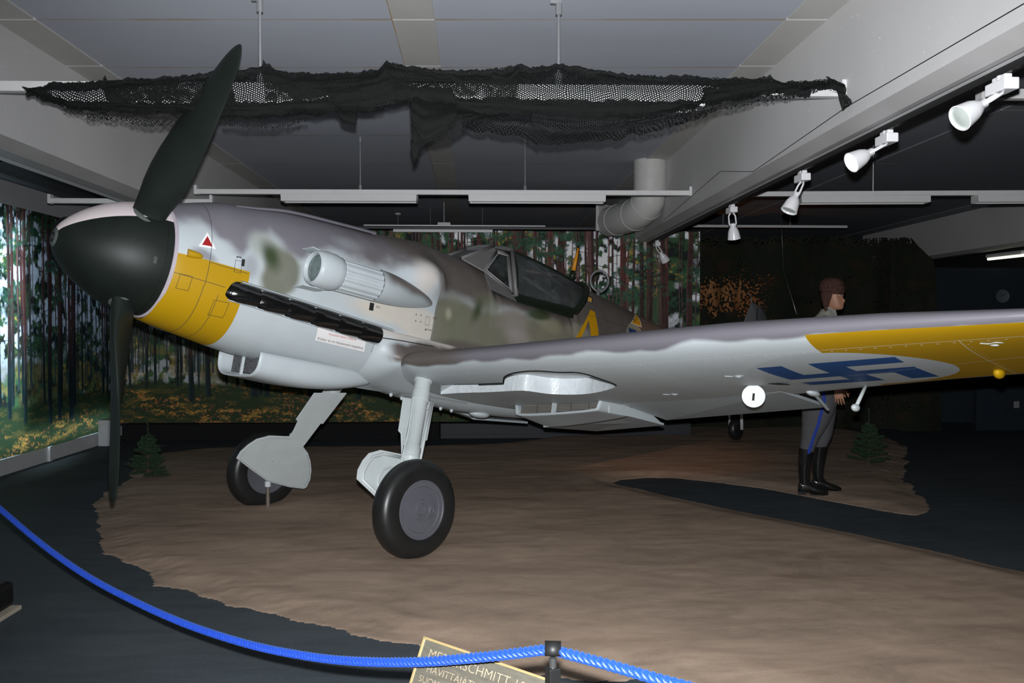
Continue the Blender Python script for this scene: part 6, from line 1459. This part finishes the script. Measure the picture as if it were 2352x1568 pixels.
for sx, sy, fx in ((-1, -.095, -.10), (1, .095, .045)):
    m = MB(); loft(m, [((fx, sy, .085), .050, .042), ((fx-.006, sy, .13), .048, .044), ((fx-.008, sy, .20), .054, .050), ((fx-.004, sy, .29), .062, .058), ((fx+.006, sy, .37), .066, .062), ((fx+.010, sy, .415), .068, .064), ((fx+.010, sy, .42), .060, .056)], 28)
    rows = []
    for x_, w_, z0_, z1_ in ((-.062, .018, .018, .075), (-.052, .032, .006, .110), (-.02, .036, .004, .125), (.03, .036, .012, .115), (.07, .040, .010, .088), (.11, .044, .006, .070), (.15, .043, .006, .058), (.185, .032, .010, .044), (.203, .012, .018, .030)):
        rows.append([(fx+x_, sy+w_*math.cos(t_), (z0_+z1_)/2+(z1_-z0_)/2*math.copysign(abs(math.sin(t_))**.8, math.sin(t_))) for t_ in [2*PI*k/24 for k in range(24)]])
    m.grid(rows, closed_v=True); m.add(rows[0], [tuple(range(24))]); m.add(rows[-1], [tuple(range(24))])
    m.prism([(fx-.064, sy-.032, 0), (fx-.0, sy-.034, 0), (fx-.0, sy+.034, 0), (fx-.064, sy+.032, 0)], (0, 0, .026)); m.prism([(fx+.04, sy-.036, 0), (fx+.15, sy-.044, 0), (fx+.20, sy-.015, 0), (fx+.20, sy+.015, 0), (fx+.15, sy+.044, 0), (fx+.04, sy+.036, 0)], (0, 0, .012))
    m.tube([(fx+.05, sy-.030, .10), (fx+.035, sy, .128), (fx+.05, sy+.030, .10)], .006, 6); m.build('boot', M_boot, MN, smooth=True, auto=50)

# ================================================================== ROPE BARRIER
def at_d(px, py, d):
    r = ray(px, py); return CAM+r*(d/np.dot(r, FW))
RP = [(-120, 1085, 4.95), (-50, 1125, 4.65), (0, 1168, 4.4), (100, 1252, 4.1), (200, 1322, 3.84), (300, 1376, 3.6), (420, 1430, 3.34), (560, 1476, 3.06), (680, 1502, 2.86), (800, 1517, 2.67), (950, 1520, 2.46), (1100, 1509, 2.30), (1200, 1498, 2.21), (1262, 1491, 2.155), (1300, 1500, 2.13), (1400, 1527, 2.05), (1540, 1567, 1.96), (1700, 1606, 1.88), (1900, 1640, 1.8)]
rp = np.array([at_d(*p) for p in RP]); 
def catmull(P, step):
    out = []
    for i in range(len(P)-1):
        p0, p1, p2, p3 = P[max(i-1, 0)], P[i], P[i+1], P[min(i+2, len(P)-1)]; L = np.linalg.norm(p2-p1); n = max(2, int(L/step))
        for t in np.arange(n)/n: out.append(.5*((2*p1)+(-p0+p2)*t+(2*p0-5*p1+4*p2-p3)*t*t+(-p0+3*p1-3*p2+p3)*t**3))
    out.append(P[-1]); return np.array(out)
cp = catmull(rp, .006); sarc = np.concatenate([[0], np.cumsum(np.linalg.norm(np.diff(cp, axis=0), axis=1))])
n = Nd('blue_braided_rope', .35, .5); o = n.obj(); f = n.noise(420, 2); n.color(n.ramp(f, [(.3, (.005, .026, .30)), (.75, (.012, .066, .50))])); n.b.inputs['Sheen Weight'].default_value = .12; n.b.inputs['Sheen Tint'].default_value = (.4, .8, 1, 1); n.bump(f, .5, .002)
M_rope = n.m
k_post = int(np.argmin(np.linalg.norm(cp-at_d(1268, 1490, 2.15), axis=1)))
def rope(i0, i1, label):
    root = empty('barrier_rope', tuple(cp[i0]), label, 'rope', 'blue barrier ropes')
    for s_ in range(3):
        pts = []
        for i in range(i0, i1):
            d = Vector(cp[min(i+1, len(cp)-1)]-cp[max(i-1, 0)]).normalized(); x_ = d.cross(Vector((0, 0, 1))).normalized(); y_ = x_.cross(d); ph = -2*PI*sarc[i]/.054+s_*2*PI/3
            pts.append(Vector(cp[i]-cp[i0])+(x_*math.cos(ph)+y_*math.sin(ph))*.0083)
        m = MB(); m.tube(pts, .0070, 8); m.build('strand', M_rope, root, smooth=True)
    return root
rope(0, k_post, 'long sagging twisted blue rope left of the black post'); rope(k_post, len(cp), 'twisted blue rope descending to the right of the black post')
pp = at_d(1270, 1492, 2.15); PO = empty('barrier_post', (float(pp[0]), float(pp[1]), 0), 'black square metal post holding the blue rope at the bottom of the picture', 'post')
zt = float(pp[2]); M_pb = plain('black_powder_coat', (.008, .008, .008), .5, .3)
yawp = math.radians(20); Rz = Matrix.Rotation(yawp, 3, 'Z')
m = MB(); m.box((0, 0, (zt-.045)/2), (.032, .032, zt-.045), Rz); m.build('pole', M_pb, PO, bevel=.002)
m = MB(); m.cyl((0, 0, 0), (0, 0, .012), .14, 40); m.build('base_plate', M_pb, PO, smooth=True, auto=40)
m = MB(); rows = []
for t_ in np.linspace(-.62*PI, .62*PI+PI*.0, 20):
    rr_ = .0225; rows.append([(s_, rr_*math.sin(t_), zt+rr_*math.cos(t_)) for s_ in (-.021, .021)])
m.grid([[tuple(Vector((p[0], p[1], 0)))[:2]+(p[2],) for p in row] for row in rows]); o = m.build('rope_clamp', M_pb, PO, smooth=True); o.rotation_euler.z = math.radians(-6); sd = o.modifiers.new('t', 'SOLIDIFY'); sd.thickness = .003
m = MB(); m.cyl((0, 0, zt-.05), (0, 0, zt-.020), .010, 12); m.sphere((0, -.013, zt-.060), (.004, .003, .004), 8, 6); m.build('clamp_bolt', plain('dark_steel', (.1, .1, .1), .3, .5, metal=.7), PO, smooth=True, auto=40)
# ================================================================== BRASS PLAQUE ON ITS STAND
TLc = at_d(975, 1462, 2.535); P2c = at_d(1256, 1560, 2.235); e1 = Vector(P2c-TLc); e1.z = 0; e1.normalize()
r_ = ray(942, 1568); t_ = (np.dot(np.array(e1), TLc-CAM))/np.dot(np.array(e1), r_); e2 = Vector(CAM+r_*t_-TLc).normalized(); nrm = e1.cross(e2).normalized()
if nrm.dot(Vector(CAM-TLc)) < 0: nrm = -nrm
PL = empty('information_plaque', tuple(TLc), 'engraved brass-edged information plaque below the blue rope, left of the post', 'plaque'); Mx = Matrix(((e1.x, e2.x, nrm.x, TLc[0]), (e1.y, e2.y, nrm.y, TLc[1]), (e1.z, e2.z, nrm.z, TLc[2]), (0, 0, 0, 1))); 
# local frame: x along the lines of text, y up the board, z out of the board
Ml = Matrix(((e1.x, -e2.x, nrm.x, TLc[0]), (e1.y, -e2.y, nrm.y, TLc[1]), (e1.z, -e2.z, nrm.z, TLc[2]), (0, 0, 0, 1)))
flip = Ml.to_3x3().determinant() < 0
PL.matrix_world = Ml if not flip else Ml@Matrix.Diagonal((1, 1, -1, 1))
BW, BH = .58, .40
n = Nd('brushed_brass_plate', .32, .5, metal=.35); x_, y_, z_ = n.obj(); f = n.noise(14, 4, .6, stretch=(1, 6, 1)); n.color(n.ramp(f, [(.3, (.105, .098, .078)), (.7, (.15, .14, .11))])); M_plq = n.m
M_brass = plain('polished_brass_edge', (.36, .27, .13), .3, .5, metal=.3, var=.06)
sg = 1 if not flip else -1
m = MB(); m.b2(.004, BW-.004, -BH+.004, -.004, -.012, 0); m.build('plate', M_plq, PL)
m = MB(); m.b2(0, BW, -.006, 0, -.014, .003); m.b2(0, .006, -BH, -.0, -.014, .003); m.b2(BW-.006, BW, -BH, 0, -.014, .003); m.b2(0, BW, -BH, -BH+.006, -.014, .003); m.build('brass_edge', M_brass, PL, bevel=.001)
def flat_text(txt, x, y, h, w, mat, parent, name='engraving'):
    tc = bpy.data.curves.new(name, 'FONT'); tc.body = txt; tc.size = 1; tc.extrude = .0; tc.resolution_u = 3; tc.offset = -.012; to = bpy.data.objects.new(name, tc); C.objects.link(to); dg = bpy.context.evaluated_depsgraph_get(); me = bpy.data.meshes.new_from_object(to.evaluated_get(dg)); bpy.data.objects.remove(to)
    xs = [v.co.x for v in me.vertices]; s = w/(max(xs)-min(xs)); x0_ = min(xs)
    for v in me.vertices: v.co = (x+(v.co.x-x0_)*s, y+v.co.y*h/.70, .0012*sg)
    me.materials.clear(); me.materials.append(mat); o = bpy.data.objects.new(name, me); C.objects.link(o); o.parent = parent; return o
M_eng = plain('pale_engraved_letters', (.27, .215, .15), .4, .4, var=.1)
flat_text('MESSERSCHMITT 109 G-6', .040, -.052, .026, .47, M_eng, PL)
flat_text('HÄVITTÄJÄTYYPPI', .050, -.090, .020, .26, M_eng, PL)
flat_text('SUOMALAISET LENTÄJÄT', .030, -.122, .018, .34, M_eng, PL)
flat_text('24.3.', .022, -.152, .018, .07, M_eng, PL)
m = MB()
cz = Vector(TLc)+e1*(BW/2)+e2*(BH*.5); fy = .42
inv = PL.matrix_world.inverted(); top_l = inv@(cz); bot_l = inv@Vector((cz.x+.10, cz.y+fy, .012)); m.tube([top_l+Vector((0, 0, -.02*sg)), bot_l], .02, 12); m.build('stand_leg', M_pb, PL, smooth=True)
m = MB(); m.tube([inv@Vector((cz.x+.10, cz.y+fy, .001)), inv@Vector((cz.x+.10, cz.y+fy, .014))], .13, 32); m.build('stand_foot', M_pb, PL, smooth=True, auto=40)
# black block at the left edge
g = at_z(40, 1446, 0.0); bx = empty('floor_block', (float(g[0]), float(g[1]), 0), 'black rounded block on a pale base board, cut by the left edge of the picture', 'block')
m = MB(); m.b2(-.66, -.17, -.02, .30, .03, .17); m.build('block', plain('black_cushion', (.006, .006, .006), .5), bx, bevel=.03)
m = MB(); m.b2(-.68, -.15, -.04, .32, 0, .022); m.build('base_board', plain('pale_wood_board', (.34, .30, .24), .5), bx, bevel=.002)
